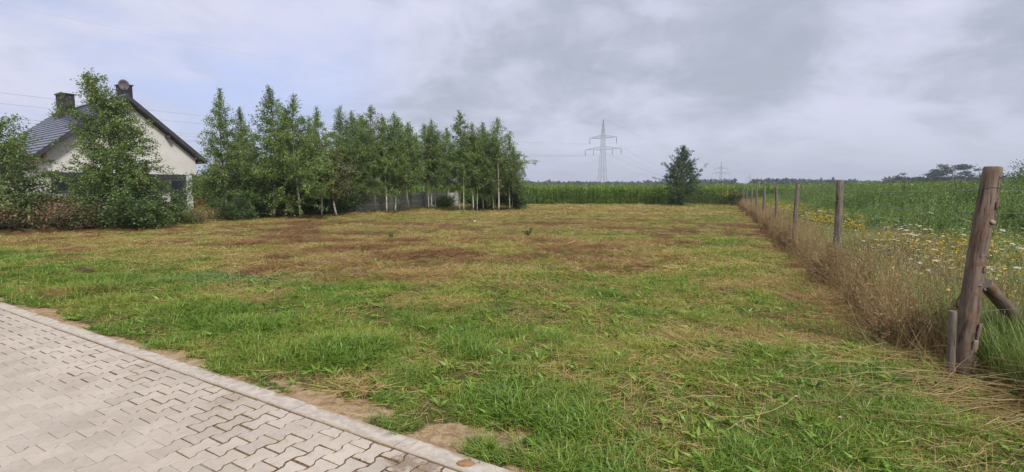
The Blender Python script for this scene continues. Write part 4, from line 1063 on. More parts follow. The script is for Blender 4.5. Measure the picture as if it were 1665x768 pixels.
dai = [proto('daisy', daisy_mesh(950+i)) for i in range(3)] + [proto('tansy', daisy_mesh(960+i, .75, 7, True)) for i in range(2)]
def meadow():
    r = np.random.RandomState(21)
    def weed_edge(y): return np.interp(y, [7, 10, 12, 14.5, 21, 30, 48], [4.2, 3.3, 2.5, 1.9, 1.2, .9, .7])          # distance right of the fence where the tall weeds begin
    def sample(n, y0, y1, d0, d1, pw=1.0):
        t = r.rand(n)**pw; y = y0+(y1-y0)*t; d = d0+(d1-d0)*r.rand(n); x = fx(y)+d*math.hypot(1, FD.x); k = (x < y*1.32+1.0)
        return x[k], y[k], d[k]
    # tall weeds
    X, Y, S = [], [], []
    n = 26000; y = np.sqrt(7.5**2+(48**2-7.5**2)*r.rand(n)); x = fx(y)+r.rand(n)*34; d = (x-fx(y))*FN.x
    dens = np.where(y < 22, 1.0, 0.55); e = weed_edge(y)+0.6*(fbm(x*0.6, y*0.6, 61)-0.5)
    k = (d > e) & (x < y*1.3+1) & (r.rand(n) < dens) & (d < e+13)
    ex = [-60, -20, 1, 23, 34, 60, 110]; ey = [56, 54, 53, 50.2, 38, 30, 26]
    k &= y < np.interp(x, ex, ey)+0.5
    x, y, d, e = x[k], y[k], d[k], e[k]; n = len(x)
    h = (0.60+0.46*sst(d-e, 0, 4.0))*(0.62+0.76*fbm(x*0.7, y*0.7, 63))*(0.85+0.3*r.rand(n))
    scatter('tall_weeds', weeds, np.stack([x, y, 0*x-0.03], 1), np.stack([r.randn(n)*.06, r.randn(n)*.06, r.rand(n)*6.28], 1), h, r.randint(0, 6, n), {}, 'thicket of tall feathery green weeds between the flower meadow and the corn', 'weeds')
    print('weeds', n)
    # meadow grass, dry grass, flowers
    P = []; I = []; S = []; T = []
    protos = mg+dryg+docks+umb+dai
    o_mg, o_dry, o_dock, o_umb, o_dai = 0, len(mg), len(mg)+len(dryg), len(mg)+len(dryg)+len(docks), len(mg)+len(dryg)+len(docks)+len(umb)
    def add(x, y, off, k, s, tilt=.08):
        n = len(x)
        if not n: return
        P.append(np.stack([x, y, ground_z(x, y)-0.01], 1)); I.append(off+r.randint(0, k, n)); S.append(s); T.append(np.stack([r.randn(n)*tilt, r.randn(n)*tilt, r.rand(n)*6.28], 1))
    x, y, d = sample(9000, 2.6, 12, 0.25, 4.6, 1.0); add(x, y, o_mg, 4, (0.6+0.9*fbm(x, y, 71))*(0.8+.5*r.rand(len(x))))
    x, y, d = sample(8000, 12, 46, 0.2, 3.4, 1.3); add(x, y, o_mg, 4, 0.8+.5*r.rand(len(x)))
    # dry grass belt on the fence line, dense near the ground
    x, y, d = sample(1000, 4.4, 10, -0.30, 1.0, 1.0); k = r.rand(len(x)) < sst(fbm(x*1.2, y*1.2, 91), .3, .6)*.8+.2; add(x[k], y[k], o_dry, 5, (0.35+0.75*r.rand(k.sum())**1.5), .24)
    x, y, d = sample(120, 3.3, 4.6, 0.1, 1.2, 1.0); add(x, y, o_dry, 5, (0.35+0.35*r.rand(len(x))), .3)
    x, y, d = sample(1500, 9, 50, -0.30, 0.5, 1.0); add(x, y, o_dry, 5, (0.5+0.6*r.rand(len(x))), .14)
    x, y, d = sample(600, 4, 12, 0.6, 2.6, 1.0); add(x, y, o_dry, 5, (0.6+0.4*r.rand(len(x))), .12)
    # reddish withered weeds round the posts
    for k in range(11):
        yy = 4.05+5*k; m_ = 22 if k else 10
        y = yy+0.1-np.abs(r.randn(m_))*0.75*(1 if k else .4)+(0.9 if k == 0 else 0); d = -0.22+r.randn(m_)*0.20; x = fx(y)+d*1.086; add(x, y, o_dock, 4, (0.5+0.5*r.rand(m_)), .15)
    x, y, d = sample(260, 5, 50, -0.35, 0.15, 1.0); add(x, y, o_dock, 4, (0.45+0.5*r.rand(len(x))), .2)
    # flowers
    x, y, d = sample(1500, 5.2, 18, 0.5, 4.4, 0.9); c = fbm(x*0.7, y*0.7, 81); k = r.rand(len(x)) < sst(c, .42, .62)*0.5+0.07; add(x[k], y[k], o_umb, 5, 0.55+.45*r.rand(k.sum()))
    x, y, d = sample(260, 16, 48, 0.3, 2.0, 1.0); add(x, y, o_umb, 5, 0.8+.3*r.rand(len(x)))
    x, y, d = sample(900, 5.0, 16, 0.6, 4.4, 0.8); c = fbm(x*0.6+9, y*0.6, 83); k = r.rand(len(x)) < sst(c, .40, .6)*0.85+0.08; add(x[k], y[k], o_dai, 5, 0.7+.4*r.rand(k.sum()))
    x, y, d = sample(420, 12, 40, 0.3, 1.8, 1.0); add(x, y, o_dai+3, 2, .9+.3*r.rand(len(x)))
    n = sum(len(q) for q in P)
    scatter('flower_meadow', protos, np.concatenate(P), np.concatenate(T), np.concatenate(S), np.concatenate(I), {}, 'wild meadow with dry grass, white umbels and yellow flowers right of the fence', 'meadow')
    print('meadow', n)
    # lodged straw round the corner post
    rs = random.Random(8); ps = []
    for k in range(950):
        x = 3.55+rs.gauss(0.55, .75); y = 3.55+rs.gauss(0, .38)-0.10*(x-3.5); z = ground_z(x, y)+abs(rs.gauss(0.05, .07)); a = math.pi+rs.gauss(0.15, .45) if rs.random() < .75 else rs.uniform(0, 6.28)
        l = rs.uniform(.3, .8); ps.append(stem(rs, (x, y, float(z)), (x+math.cos(a)*l, y+math.sin(a)*l, max(.01, float(z)+rs.gauss(0.0, .08))), rs.uniform(.0025, .005), 4, .10))
    for k in range(170):                                       # swathe running left along the mown edge
        x = rs.uniform(1.9, 4.3); y = 3.25-0.28*(x-2.6)+rs.gauss(0, .09); a = -0.35+rs.gauss(0, .25); l = rs.uniform(.2, .5); z = float(ground_z(x, y))+abs(rs.gauss(.02, .02))
        ps.append(stem(rs, (x, y, z), (x+math.cos(a)*l, y+math.sin(a)*l, z+rs.gauss(0, .02)), .003, 3, .1))
    for k in range(150):                                      # long stems arching out over the mown edge
        yy = rs.uniform(3.6, 9.5); x = fx(yy)+rs.gauss(-.1, .2); a = rs.choice((math.pi, math.pi*1.2, math.pi*.8, 0.4))+rs.gauss(0, .6); l = rs.uniform(.5, 1.0); e = rs.uniform(.1, 1.1)
        ps.append(stem(rs, (x, yy, 0.02), (x+math.cos(a)*math.cos(e)*l, yy+math.sin(a)*math.cos(e)*l, .02+math.sin(e)*l), .005, 5, .22))
    o = link('lodged_straw', bmesh_of('lodged_straw', [(*cat_(*ps), M['dry_stem'])])); tag(o, 'long flattened straw lying round the foot of the thick corner post', 'straw', kind='stuff')
meadow()
# the nearest flowers one by one
def flowers():
    rs = random.Random(31); me_u = [umbel_mesh(1000+i, 3, .72) for i in range(4)]; me_y = [daisy_mesh(1010+i, .5, 3) for i in range(3)]
    spots = [(1605, 372), (1520, 455), (1500, 372), (1470, 372), (1440, 367), (1640, 455), (1380, 360), (1345, 352), (1625, 400), (1650, 372), (1455, 395), (1410, 380), (1560, 385), (1585, 350)]
    ords = ('leftmost', 'second from the left', 'third from the left', 'fourth from the left', 'fifth from the left', 'sixth from the left', 'seventh from the left', 'eighth from the left', 'seventh from the right', 'sixth from the right', 'fifth from the right', 'fourth from the right', 'third from the right', 'second from the right', 'rightmost')
    ords14 = ords[:7]+ords[8:]
    spots.sort()
    for i, (px, py) in enumerate(spots):
        Y = rs.uniform(6.2, 8.5); p = at(px, py, Y)
        s = max(.35, p.z/.70); x = p.x
        if (x-fx(Y)) < .35: x = fx(Y)+.4
        o = link('umbel_flower', me_u[i % 4], None, (x, Y, -.02), (0, 0, rs.uniform(0, 6))); o.scale = (min(.85, s),)*2+(s,)
        tag(o, 'white flowering umbel, '+ords14[i]+' of the large ones in the flower meadow', 'wildflower', 'white umbels in the flower meadow')
    ys = sorted(((1610, 525), (1625, 535), (1595, 540), (1600, 505), (1580, 470), (1640, 500), (1650, 420), (1450, 410), (1475, 405)))
    ords9 = ords[:5]+ords[11:]
    for i, (px, py) in enumerate(ys):
        Y = rs.uniform(4.9, 6.5); p = at(px, py, Y); x = max(p.x, fx(Y)+.3); s = min(1.3, max(.45, p.z/.5))
        o = link('yellow_flower', me_y[i % 3], None, (x, Y, -.02), (0, 0, rs.uniform(0, 6))); o.scale = (s,)*3
        tag(o, 'yellow daisy-like flower, '+ords9[i]+' of those close to the thick corner post', 'wildflower', 'yellow daisies in the flower meadow')
flowers()

# ------------------------------------------------------------------ fence
def rough_log(seed, H, r0, r1, n=22, k=34, bend=(0, 0), rough=.02, bulge=()):
    r = np.random.RandomState(seed); zs = np.linspace(0, H, k); an = np.linspace(0, 2*math.pi, n, endpoint=False)
    V = []
    A, Zg = np.meshgrid(an, zs)
    rad = r0+(r1-r0)*Zg/H
    nz = fbm(np.cos(A)*3.0+10, Zg*2.2+np.sin(A)*3.0, seed, 4)-0.5; fine = fbm(A*7, Zg*5, seed+5, 3)-0.5
    rad = rad*(1+rough*6*nz*0.6+rough*2*fine)
    for (z, a, s, w_) in bulge: rad = rad + s*np.exp(-((Zg-z)/w_)**2-((np.angle(np.exp(1j*(A-a))))/0.55)**2)
    t = Zg/H
    X = rad*np.cos(A)+bend[0]*np.sin(t*math.pi)*.5+bend[1]*t; Y = rad*np.sin(A)
    V = np.stack([X, Y, Zg], 2).reshape(-1, 3)
    Q = [(i*n+j, i*n+(j+1) % n, (i+1)*n+(j+1) % n, (i+1)*n+j) for i in range(k-1) for j in range(n)]
    mb = MB(); mb.v = [tuple(v) for v in V]; mb.f = Q
    # chamfered top with sunken, cracked centre
    top = [(v[0]*0.90+bend[1]*0.10, v[1]*0.90, H+0.012) for v in mb.v[-n:]]
    mb.v += top; b = (k)*n
    mb.f += [((k-1)*n+j, (k-1)*n+(j+1) % n, b+(j+1) % n, b+j) for j in range(n)]
    cap = MB(); cap.v = [tuple(v) for v in top]+[(bend[1], 0, H+0.009)]; cap.f = [(j, (j+1) % n, n) for j in range(n)]
    return mb, cap
def fence():
    fz = empty('wire_fence', (FA.x, FA.y, 0), label='rustic fence of rough round posts and thin wire running back to the corn', cat='fence')
    def P(name, mb, m_, loc=(0,0,0), rot=(0,0,0), smooth=True, parent=fz, label=None):
        o = mb.build(name, m_, parent, smooth, Vector(loc)-Vector(fz.location) if parent is fz else loc, rot)
        if label: o['label'] = label
        return o
    # corner post
    b = at(1563, 612, 4.05); t = at(1618, 277, 4.03); H = t.z+.12
    lean = math.atan2(t.x-b.x, H)
    mb, cap = rough_log(3, H, .074, .060, 26, 60, (-.045, .0), .030, ((.62, 4.0, .014, .05), (.72, 5.1, .010, .03), (1.34, 4.9, .006, .04), (.30, 4.4, .012, .08), (.05, 4, .02, .15)))
    cp = P('post', mb, M['post'], (b.x, b.y, -.10), (0.0, lean, 0), label='thick brown corner post with peeling bark')
    P('sawn_top', cap, M['post_end'], (0,0,0), (0,0,0), parent=cp)
    def knot(z, a, r_, m_):
        k = MB(); R0 = .072-.013*z/H; c = Vector((math.cos(a)*R0*1.0, math.sin(a)*R0, z)); k.tube([c*1.0+Vector((0,0,0)), Vector((c.x*1.09, c.y*1.09, z+.004)), Vector((c.x*1.12, c.y*1.12, z+.005))], [r_, r_*.85, r_*.4], 9)
        return P('knot', k, m_, (0,0,0), (0,0,0), parent=cp)
    knot(.92, 4.25, .022, M['post_end']); knot(.88, 5.0, .014, M['post']); knot(1.44, 4.75, .026, M['bark_flake']); knot(1.80, 4.95, .010, M['post_end']); knot(.58, 5.1, .018, M['post_end'])
    rs = random.Random(4)
    for z, a, l, w_ in ((1.35, 5.45, .15, .028), (1.22, 5.5, .12, .02), (1.58, 5.0, .07, .03), (1.12, 4.1, .10, .02), (.52, 4.9, .16, .035), (.40, 4.7, .12, .04), (.30, 4.3, .14, .04), (1.05, 4.5, .06, .015), (.74, 3.6, .18, .02), (.22, 4.95, .12, .04), (1.46, 5.6, .10, .016)):
        k = MB(); R0 = .078-.012*z/H; vs = []
        for i in range(6):
            for j in range(3):
                aa = a+(j-1)*w_/R0*(1-.3*abs(i-2.5)/2.5)*.6; off = .002+.006*(i/5)*(1 if j == 1 else 1.2)+rs.uniform(0, .002)
                vs.append((math.cos(aa)*(R0+off), math.sin(aa)*(R0+off), z+l*(i/5-.5)))
        n0 = len(vs); vs += [(v[0]*.975, v[1]*.975, v[2]) for v in vs]
        fs = [(i*3+j, i*3+j+1, (i+1)*3+j+1, (i+1)*3+j) for i in range(5) for j in range(2)]
        fs += [tuple(n0+q for q in reversed(f)) for f in list(fs)]
        for i in range(5): fs += [(i*3, (i+1)*3, n0+(i+1)*3, n0+i*3), (i*3+2, n0+i*3+2, n0+(i+1)*3+2, (i+1)*3+2)]
        fs += [(0, n0, n0+1, 1), (1, n0+1, n0+2, 2), (15, 16, n0+16, n0+15), (16, 17, n0+17, n0+16)]
        k.add(vs, fs); P('bark_flake', k, M['post'] if rs.random() < .75 else M['bark_flake'], (0,0,0), (0,0,0), parent=cp)
    # wire turns round the post
    zc = [at(1590, y, 4.0).z+.10 for y in (306, 365, 418, 460, 498, 540, 575)]
    for z in zc:
        k = MB(); R0 = .071-.012*z/H
        k.tube([(math.cos(a)*(R0+.008), math.sin(a)*(R0+.008), z+.012*math.sin(a*1.0+z*9)) for a in np.linspace(0, 6.283, 22)], .0022, 4, cap=False); P('wire_loop', k, M['fwire'], (0,0,0), (0,0,0), parent=cp)
    # braces
    def between(name, A, B, r0, r1, seed, m_='post', label=None):
        A = Vector(A); B = Vector(B); L_ = (B-A).length; mb, cap = rough_log(seed, L_, r0, r1, 16, 24, (0, 0), .02); q = (B-A).to_track_quat('Z', 'Y')
        o = mb.build(name, M[m_], fz, True, A-Vector(fz.location)); o.rotation_mode = 'QUATERNION'; o.rotation_quaternion = q
        cap.build('sawn_end', M['post_end'], o)
        if label: o['label'] = label
        return o
    between('brace', at(1700, 575, 4.75), at(1602, 462, 4.1), .060, .050, 12, label='round brace leaning on the right side of the corner post')
    between('brace', at(1522, 562, 5.2), at(1590, 452, 4.25), .055, .046, 13, label='round brace slanting behind the left side of the corner post')
    s0 = at(1546, 618, 3.98); s1 = at(1549, 508, 3.95)
    between('stake', (s0.x, s0.y, -.05), (s1.x, s1.y, s1.z), .030, .028, 14, 'post_grey', 'short grey stake beside the foot of the corner post')
    # the other posts: photo columns of foot and top, row of the top
    others = [(9.1, 1357, 1362, 294), (13.9, 1291, 1298, 300), (19.1, 1260, 1262, 304), (23.6, 1241.5, 1243.5, 303), (28.6, 1230, 1231, 305), (34, 1221, 1222, 305.5), (39.6, 1213, 1214, 306), (45, 1208, 1208.5, 306), (50, 1204.5, 1204, 306)]
    tops = [(t.x, t.y, t.z)]; posts = [(b.x, b.y, t.x, t.z)]
    for i, (Y, xb, xt, yt) in enumerate(others):
        tp = at(xt, yt, Y); x0 = gx(xb, Y); H = tp.z+.08; r_ = (.064, .056, .056, .066, .06, .058, .06, .06, .06)[i]
        mb, cap = rough_log(40+i, H, r_*1.05, r_*.92, 14, 30, (random.uniform(-.07,.07), 0), .030)
        o = P('post', mb, M['post_grey'], (x0, Y, -.08), (random.gauss(0, .015), math.atan2(tp.x-x0, H), random.uniform(0, 6)*0))
        P('sawn_top', cap, M['post_end'], (0,0,0), (0,0,0), parent=o); posts.append((x0, Y, tp.x, tp.z))
    # wires: six strands, from post to post, fixed to their left faces
    hs = (.98, .80, .64, .48, .33, .18)
    for h in hs:
        pts = []
        for i, (x0, Y, xt, zt) in enumerate(posts):
            x = x0+(xt-x0)*h; z = zt*h; pts.append(Vector((x-.085 if i else x-.09, Y, z if h < .9 else z-.13)))
        full = []
        for a, b_ in zip(pts[:-1], pts[1:]):
            for q in range(6): u = q/6; full.append(a.lerp(b_, u)-Vector((0, 0, .05*4*u*(1-u)*.5)))
        full.append(pts[-1])
        k = MB(); k.tube(full, .0030, 4, cap=False); P('wire', k, M['fwire'])
        # and to the next post out of the picture on the right, towards the road side
        k = MB(); a = Vector((posts[0][0]+(posts[0][2]-posts[0][0])*h+.08, 4.05, posts[0][3]*h-(.13 if h > .9 else 0))); e = Vector((8.0, 5.2, posts[0][3]*h-(.13 if h > .9 else 0)))
        k.tube([a, a.lerp(e, .5)-Vector((0,0,.02)), e], .0020, 4, cap=False); P('wire', k, M['fwire'])
    mb, cap = rough_log(60, 1.8, .08, .07, 14, 20); o = P('post', mb, M['post_grey'], (8.0, 5.2, -.08)); P('sawn_top', cap, M['post_end'], parent=o)
fence()

# ------------------------------------------------------------------ concrete panel wall
def concrete_wall():
    A = Vector((gx(562, 33.6), 33.6, 0)); B = Vector((gx(744, 47.0), 47.0, 0)); D = (B-A); Ln = D.length; nb = 8; bay = Ln/nb; yaw = math.atan2(D.y, D.x)
    e = empty('concrete_wall', tuple(A), yaw, label='low grey concrete panel wall behind the birch trunks', cat='wall'); rs = random.Random(6)
    ph = 0.262; mb = MB(); nseg = 8; vs = []
    for i in range(nseg+1):
        x = 0.06+(bay-0.12)*i/nseg
        for (y, z) in ((-.022, .012), (-.030, .03), (-.030, ph-.03), (-.022, ph-.012), (.02, ph-.012), (.02, .012)): vs.append((x, y+rs.uniform(-.003, .003), z))
    fs = [(i*6+k, (i+1)*6+k, (i+1)*6+(k+1) % 6, i*6+(k+1) % 6) for i in range(nseg) for k in range(6)]+[(0,1,2,3,4,5), tuple(nseg*6+k for k in (5,4,3,2,1,0))]
    mb.add(vs, fs); slab = mb.mesh('slab', M['concrete'])
    pm = MB(); pm.box(-.06, .06, -.07, .055, -.3, 1.36); pm.box(-.07, .07, -.08, .065, 1.36, 1.39); post = pm.mesh('post', M['concrete'])
    for i in range(nb+1): link('post', post, e, (i*bay, 0, 0), (0, 0, 0))
    for i in range(nb):
        for k in range(5): link('slab', slab, e, (i*bay, rs.uniform(-.006, .006), -.02+k*ph), (rs.gauss(0, .012), 0, 0))
concrete_wall()

# ------------------------------------------------------------------ house
def house():
    P0 = Vector((-26.0, 34.0, 0)); ux = Vector((.552, .834, 0)).normalized(); yaw = math.atan2(ux.y, ux.x)   # local +x: along the gable to the right; local +y: back along the ridge
    # choose local frame: x along gable, y = along ridge away from the camera
    e = empty('house', tuple(P0), yaw, label='cream house with dark steel roof and dark trim, gable end towards the field', cat='house')
    # local +y is the left normal of +x: (-.834,.552) = the ridge direction
    hw, ap, ev, Ln = 4.75, 7.9, 3.75, 15.5; slope = (ap-ev)/hw
    wx, wy0 = 4.25, 0.55
    zt = lambda x, off=0.30: ap-off-abs(x)*slope
    # walls: closed prism
    w_ = MB(); y0, y1 = wy0, Ln-.6; zl = -0.3
    pr = [(-wx, zl), (wx, zl), (wx, zt(wx)), (0, zt(0)), (-wx, zt(wx))]
    w_.add([(x, y0, z) for x, z in pr]+[(x, y1, z) for x, z in pr], [(4,3,2,1,0)[::-1], (5,6,7,8,9)[::-1]]+[(i, (i+5), ((i+1) % 5)+5, (i+1) % 5) for i in range(5)])
    wl = w_.build('wall', M['plaster'], e)
    def bx(name, m_, x0, x1, ya, yb, za, zb, par=e): q = MB(); q.box(x0, x1, ya, yb, za, zb); return q.build(name, M[m_], par)
    # dark storey band and window band
    bx('storey_band', 'dark_trim', -wx-.02, wx+.02, wy0-.05, wy0+.1, 2.42, 2.68)
    bx('window_surround', 'dark_trim', -4.15, 2.40, wy0-.03, wy0+.08, 1.38, 2.415)
    for x0, x1 in ((-4.05, -2.45), (-2.35, -0.9), (-.75, .75), (.85, 2.2)):
        f = bx('window', 'dark_trim', x0, x1, wy0-.045, wy0+.05, 1.45, 2.40); bx('pane', 'glass', x0+.07, x1-.07, wy0-.052, wy0-.044, 1.52, 2.34, f); bx('sill', 'dark_trim', x0-.04, x1+.04, wy0-.11, wy0-.046, 1.40, 1.447, f)
    dr = bx('door', 'dark_trim', 2.42, 3.48, wy0-.045, wy0+.05, 0.0, 2.40); bx('pane', 'glass', 2.52, 3.38, wy0-.052, wy0-.044, .15, 2.20, dr)
    sh = bx('door_leaf', 'white_frame', 3.52, 3.60, wy0-.75, wy0-.06, 0.02, 2.62)
    for q in range(10): bx('slat', 'white_frame', 3.605, 3.615, wy0-.72, wy0-.09, .1+q*.25, .28+q*.25, sh)
    # roof: two planes of stepped steel courses
    nrow = 17; cr = MB(); sl = math.hypot(hw, ap-ev); st = sl/nrow
    ca, sa = hw/sl, (ap-ev)/sl
    vs = []; 
    for yq in (0, Ln):
        vs += [(0, yq, 0.015), (st+.03, yq, .070), (st+.03, yq, -.005), (0, yq, -.01)]
    cr.add(vs, [(0,1,5,4)[::-1], (1,2,6,5)[::-1], (2,3,7,6)[::-1], (0,3,2,1)[::-1], (4,5,6,7)[::-1], (3,0,4,7)[::-1]])
    # fine upstand seams every half metre, as raised ribs of the same sheet
    y = .5
    course = cr.mesh('roof_course', M['roof'])
    rf = empty('roof'); rf.parent = e
    for side in (1, -1):
        for k in range(nrow):
            x = ca*st*k; z = ap-sa*st*k
            o = link('roof_course', course, rf, (side*x, 0 if side == 1 else Ln, z), (0, 0, 0 if side == 1 else math.pi)); o.rotation_mode = 'XYZ'; o.rotation_euler = (0, math.atan2(sa, ca), 0) if side == 1 else (0, math.atan2(sa, ca), math.pi)
    rd = MB(); rd.tube([(0, -.02, ap+.05), (0, Ln+.02, ap+.05)], .10, 8); rd.build('ridge_cap', M['roof'], rf)
    # roof underside, verge boards, purlin ends
    for side in (1, -1):
        q = MB(); x1, z1 = side*hw, ev
        q.add([(0, .02, ap-.02), (x1, .02, z1-.02), (x1, .02, z1-.20), (0, .02, ap-.20), (0, Ln-.02, ap-.02), (x1, Ln-.02, z1-.02), (x1, Ln-.02, z1-.20), (0, Ln-.02, ap-.20)],
              [(0,1,2,3),(7,6,5,4),(3,2,6,7),(1,5,6,2),(0,4,5,1)]); q.build('soffit', M['timber'], rf)
        q = MB(); q.add([(0, -.03, ap+.13), (x1*1.02, -.03, z1+.05), (x1*1.02, -.03, z1-.28), (0, -.03, ap-.19), (0, .015, ap+.13), (x1*1.02, .015, z1+.05), (x1*1.02, .015, z1-.28), (0, .015, ap-.19)],
              [(0,1,2,3),(7,6,5,4),(3,2,6,7),(1,5,6,2),(0,4,5,1)]); q.build('verge_board', M['dark_trim'], rf)
        q = MB(); q.tube([(side*(hw+.07), -.02, ev-.03), (side*(hw+.07), Ln, ev-.03)], .075, 8); q.build('gutter', M['dark_trim'], rf)
        for fr in (.02, .5, .93):
            x = side*hw*fr; z = ap-.42-abs(x)*slope; q = MB(); q.box(x-.08, x+.08, .05, wy0+.02, z-.10, z+.08); q.build('purlin_end', M['timber'], rf)
    bx('gable_recess', 'dark_timber' if 'dark_timber' in M else 'timber', -.45, .45, wy0-.04, wy0+.05, zt(.45)-.05, zt(.45)+.02, rf)
    # chimneys
    def chimney(x, y, w1, d1, ztop, lab):
        zb = ap-abs(x)*slope-.8; c = MB(); n = int((ztop-zb)/.16); c.box(x-w1/2, x+w1/2, y-d1/2, y+d1/2, zb, ztop-.06); o = c.build('chimney', M['brick_dark'], rf); o['label'] = lab
        c = MB(); c.box(x-w1/2-.07, x+w1/2+.07, y-d1/2-.07, y+d1/2+.07, ztop-.055, ztop+.02); c.build('chimney_cap', M['dark_trim'], o) if False else c.build('chimney_cap', M['dark_trim'], rf)
        return o
    c1 = chimney(-.55, 10.2, .80, 1.3, 8.95, 'wide dark chimney at the back of the roof')
    c2 = chimney(.45, 1.75, .62, 1.0, 8.85, 'dark chimney behind the gable tip')
    q = MB(); q.tube([(.45, 1.6, 8.8), (.45, 1.6, 9.05)], .09, 8); q.tube([(.42, 1.95, 8.8), (.42, 1.95, 9.0)], .08, 8); q.build('flue', M['dark_trim'], rf)
    # dish on a mast at the ridge
    d = empty('satellite_dish', (0,0,0)); d.parent = rf; d.location = (-.05, .30, ap+.12)
    q = MB(); q.tube([(0, 0, -.1), (0, 0, .55)], .02, 6); q.build('mast', M['dark_trim'], d)
    q = MB(); n = 18; vs = [(0, .10, 0)]; fs = []
    for ring, (r_, dy) in enumerate(((.13, .085), (.25, .045), (.36, 0.0))):
        for k in range(n): a = 2*math.pi*k/n; vs.append((r_*.86*math.cos(a), dy, r_*math.sin(a)))
    for k in range(n): fs.append((0, 1+(k+1) % n, 1+k))
    for r2 in range(2):
        for k in range(n): a_ = 1+r2*n+k; b_ = 1+r2*n+(k+1) % n; fs.append((a_, b_, b_+n, a_+n))
    q.add(vs, fs); o = q.build('reflector', M['dish'], d, True, (0, 0, .62), (.25, 0, -.45))
    so = o.modifiers.new('thick', 'SOLIDIFY'); so.thickness = .02
    q = MB(); q.tube([(0, .05, .30), (0.1, -.38, .55)], .012, 5); q.build('feed_arm', M['dark_trim'], d)
    # terrace post and firewood right of the house corner
    bx('downpipe', 'white_frame', wx+.95, wx+1.05, wy0+1.2, wy0+1.3, 0, 2.5)
    fw = empty('firewood_stack', (0,0,0), label='orange brown stack of split firewood at the right corner of the house', cat='firewood')
    fw.location = e.location+Vector((ux.x*(wx+.25), ux.y*(wx+.25), 0))+Vector((-ux.y, ux.x, 0))*(wy0+.15); fw.rotation_euler = (0, 0, yaw)
    q = MB(); rs = random.Random(2); z = .08; row = 0
    while z < 2.15:
        x = -.60+(.07 if row % 2 else 0)
        while x < .60:
            r_ = rs.uniform(.05, .075); q.tube([(x, -.12+rs.uniform(-.04, .02), z), (x, .2, z)], r_, 5+rs.randrange(3)); x += .145
        z += .125; row += 1
    # the stack stands in front of the wall corner
    o = q.build('split_logs', M['log'], fw); o['kind'] = 'stuff'
    q = MB(); q.box(-.66, .66, .21, .26, 0, 2.2); q.build('back_board', M['timber'], fw)
    fw.location = fw.location - Vector((-ux.y, ux.x, 0))*.55
    # low extension roof edge at the right end
    return e
house()
# neighbouring things glimpsed through the birches
def behind_gap():
    p = G(478, 338); Y = 52.0; x = gx(477, Y)
    e = empty('parked_van', (x, Y, 0), .35, label='white van glimpsed through the gap left of the whitest birch trunk', cat='van')
    q = MB(); pr = [(-2.2, .45), (2.3, .45), (2.35, .95), (1.75, 1.15), (1.2, 1.75), (-2.15, 1.8), (-2.2, .9)]
    n = len(pr); q.add([(a, -.85, z) for a, z in pr]+[(a, .85, z) for a, z in pr], [tuple(range(n)), tuple(reversed(range(n, 2*n)))]+[(i, i+n, (i+1) % n+n, (i+1) % n) for i in range(n)]); q.build('body', M['white_frame'], e)
    for wx_ in (-1.4, 1.5):
        for s in (-1, 1): q = MB(); q.tube([(wx_, s*.70, .32), (wx_, s*.88, .32)], .32, 14); q.build('wheel', M['dark_trim'], e)
    for s in (-1, 1): q = MB(); q.box(-.2, 1.15, s*.855-.004, s*.855+.004, 1.15, 1.6); q.build('side_window', M['glass'], e)
behind_gap()

# ------------------------------------------------------------------ pylons and wires
def pylon_meshes(tk):
    """lattice mast 40 m; tk = bar thickness"""
    H = 40.0; body = MB()
    def hw(z): return 2.05*(1-z/24.0)+1.0*(z/24.0) if z < 24 else (1.0-(z-24)/(32-24)*.25 if z < 32 else .75*(1-(z-32)/8.2))
    lv = [0, 4.5, 8.6, 12.2, 15.3, 18.0, 20.4, 22.4, 24, 26, 28, 30, 32, 33.6, 35.4, 37.4, 39.9]
    cor = lambda z: [(sx*hw(z), sy*hw(z), z) for sx, sy in ((-1,-1),(1,-1),(1,1),(-1,1))]
    for a, b in zip(lv[:-1], lv[1:]):
        A = cor(a); B = cor(b)
        for k in range(4):
            body.tube([A[k], B[k]], tk, 4, cap=False); k2 = (k+1) % 4
            body.tube([A[k], B[k2]], tk*.55, 3, cap=False); body.tube([A[k2], B[k]], tk*.55, 3, cap=False)
            if a in (0, 4.5, 8.6, 24, 32): body.tube([B[k], B[k2]], tk*.6, 3, cap=False)
    def arm(zb, rise, half):
        q = MB(); h0 = hw(zb)
        for s in (-1, 1):
            tip = (s*half, 0, zb+.3); n = 6
            lo = [Vector((s*h0, 0, zb)).lerp(Vector(tip), t/n) for t in range(n+1)]; hi = [Vector((s*h0*.9, 0, zb+rise)).lerp(Vector(tip), t/n) for t in range(n+1)]
            for sy in (-1, 1):
                f = lambda p, t: Vector((p.x, sy*h0*(1-t/n), p.z))
                q.tube([f(lo[0], 0), Vector(tip)], tk*.8, 4, cap=False); q.tube([f(hi[0], 0), Vector(tip)], tk*.8, 4, cap=False)
                for t in range(n): q.tube([f(lo[t], t), f(hi[min(t+1, n)], t+1)], tk*.4, 3, cap=False); q.tube([f(lo[t], t), f(hi[t], t)], tk*.4, 3, cap=False)
        return q
    ins = MB(); ins.tube([(0,0,0),(0,0,-.4)], tk*.6, 5)
    for k in range(9): ins.tube([(0,0,-.4-k*.3),(0,0,-.58-k*.3)], [.22, .16], 7)
    ins.tube([(0,0,-.3),(0,0,-3.4)], tk*.6, 5)
    return body.mesh('mast', M['galv']), arm(29.6, 1.8, 8.0).mesh('crossarm', M['galv']), arm(23.4, 1.8, 10.8).mesh('crossarm', M['galv']), ins.mesh('insulator', M['insul'])
PY = [(979, 262.0, 194), (1171, 640.0, 262), (1218, 1080.0, 283)]
ARMS = [(-8.0, 29.9), (8.0, 29.9), (-10.8, 23.7), (-5.6, 23.6), (5.6, 23.6), (10.8, 23.7)]
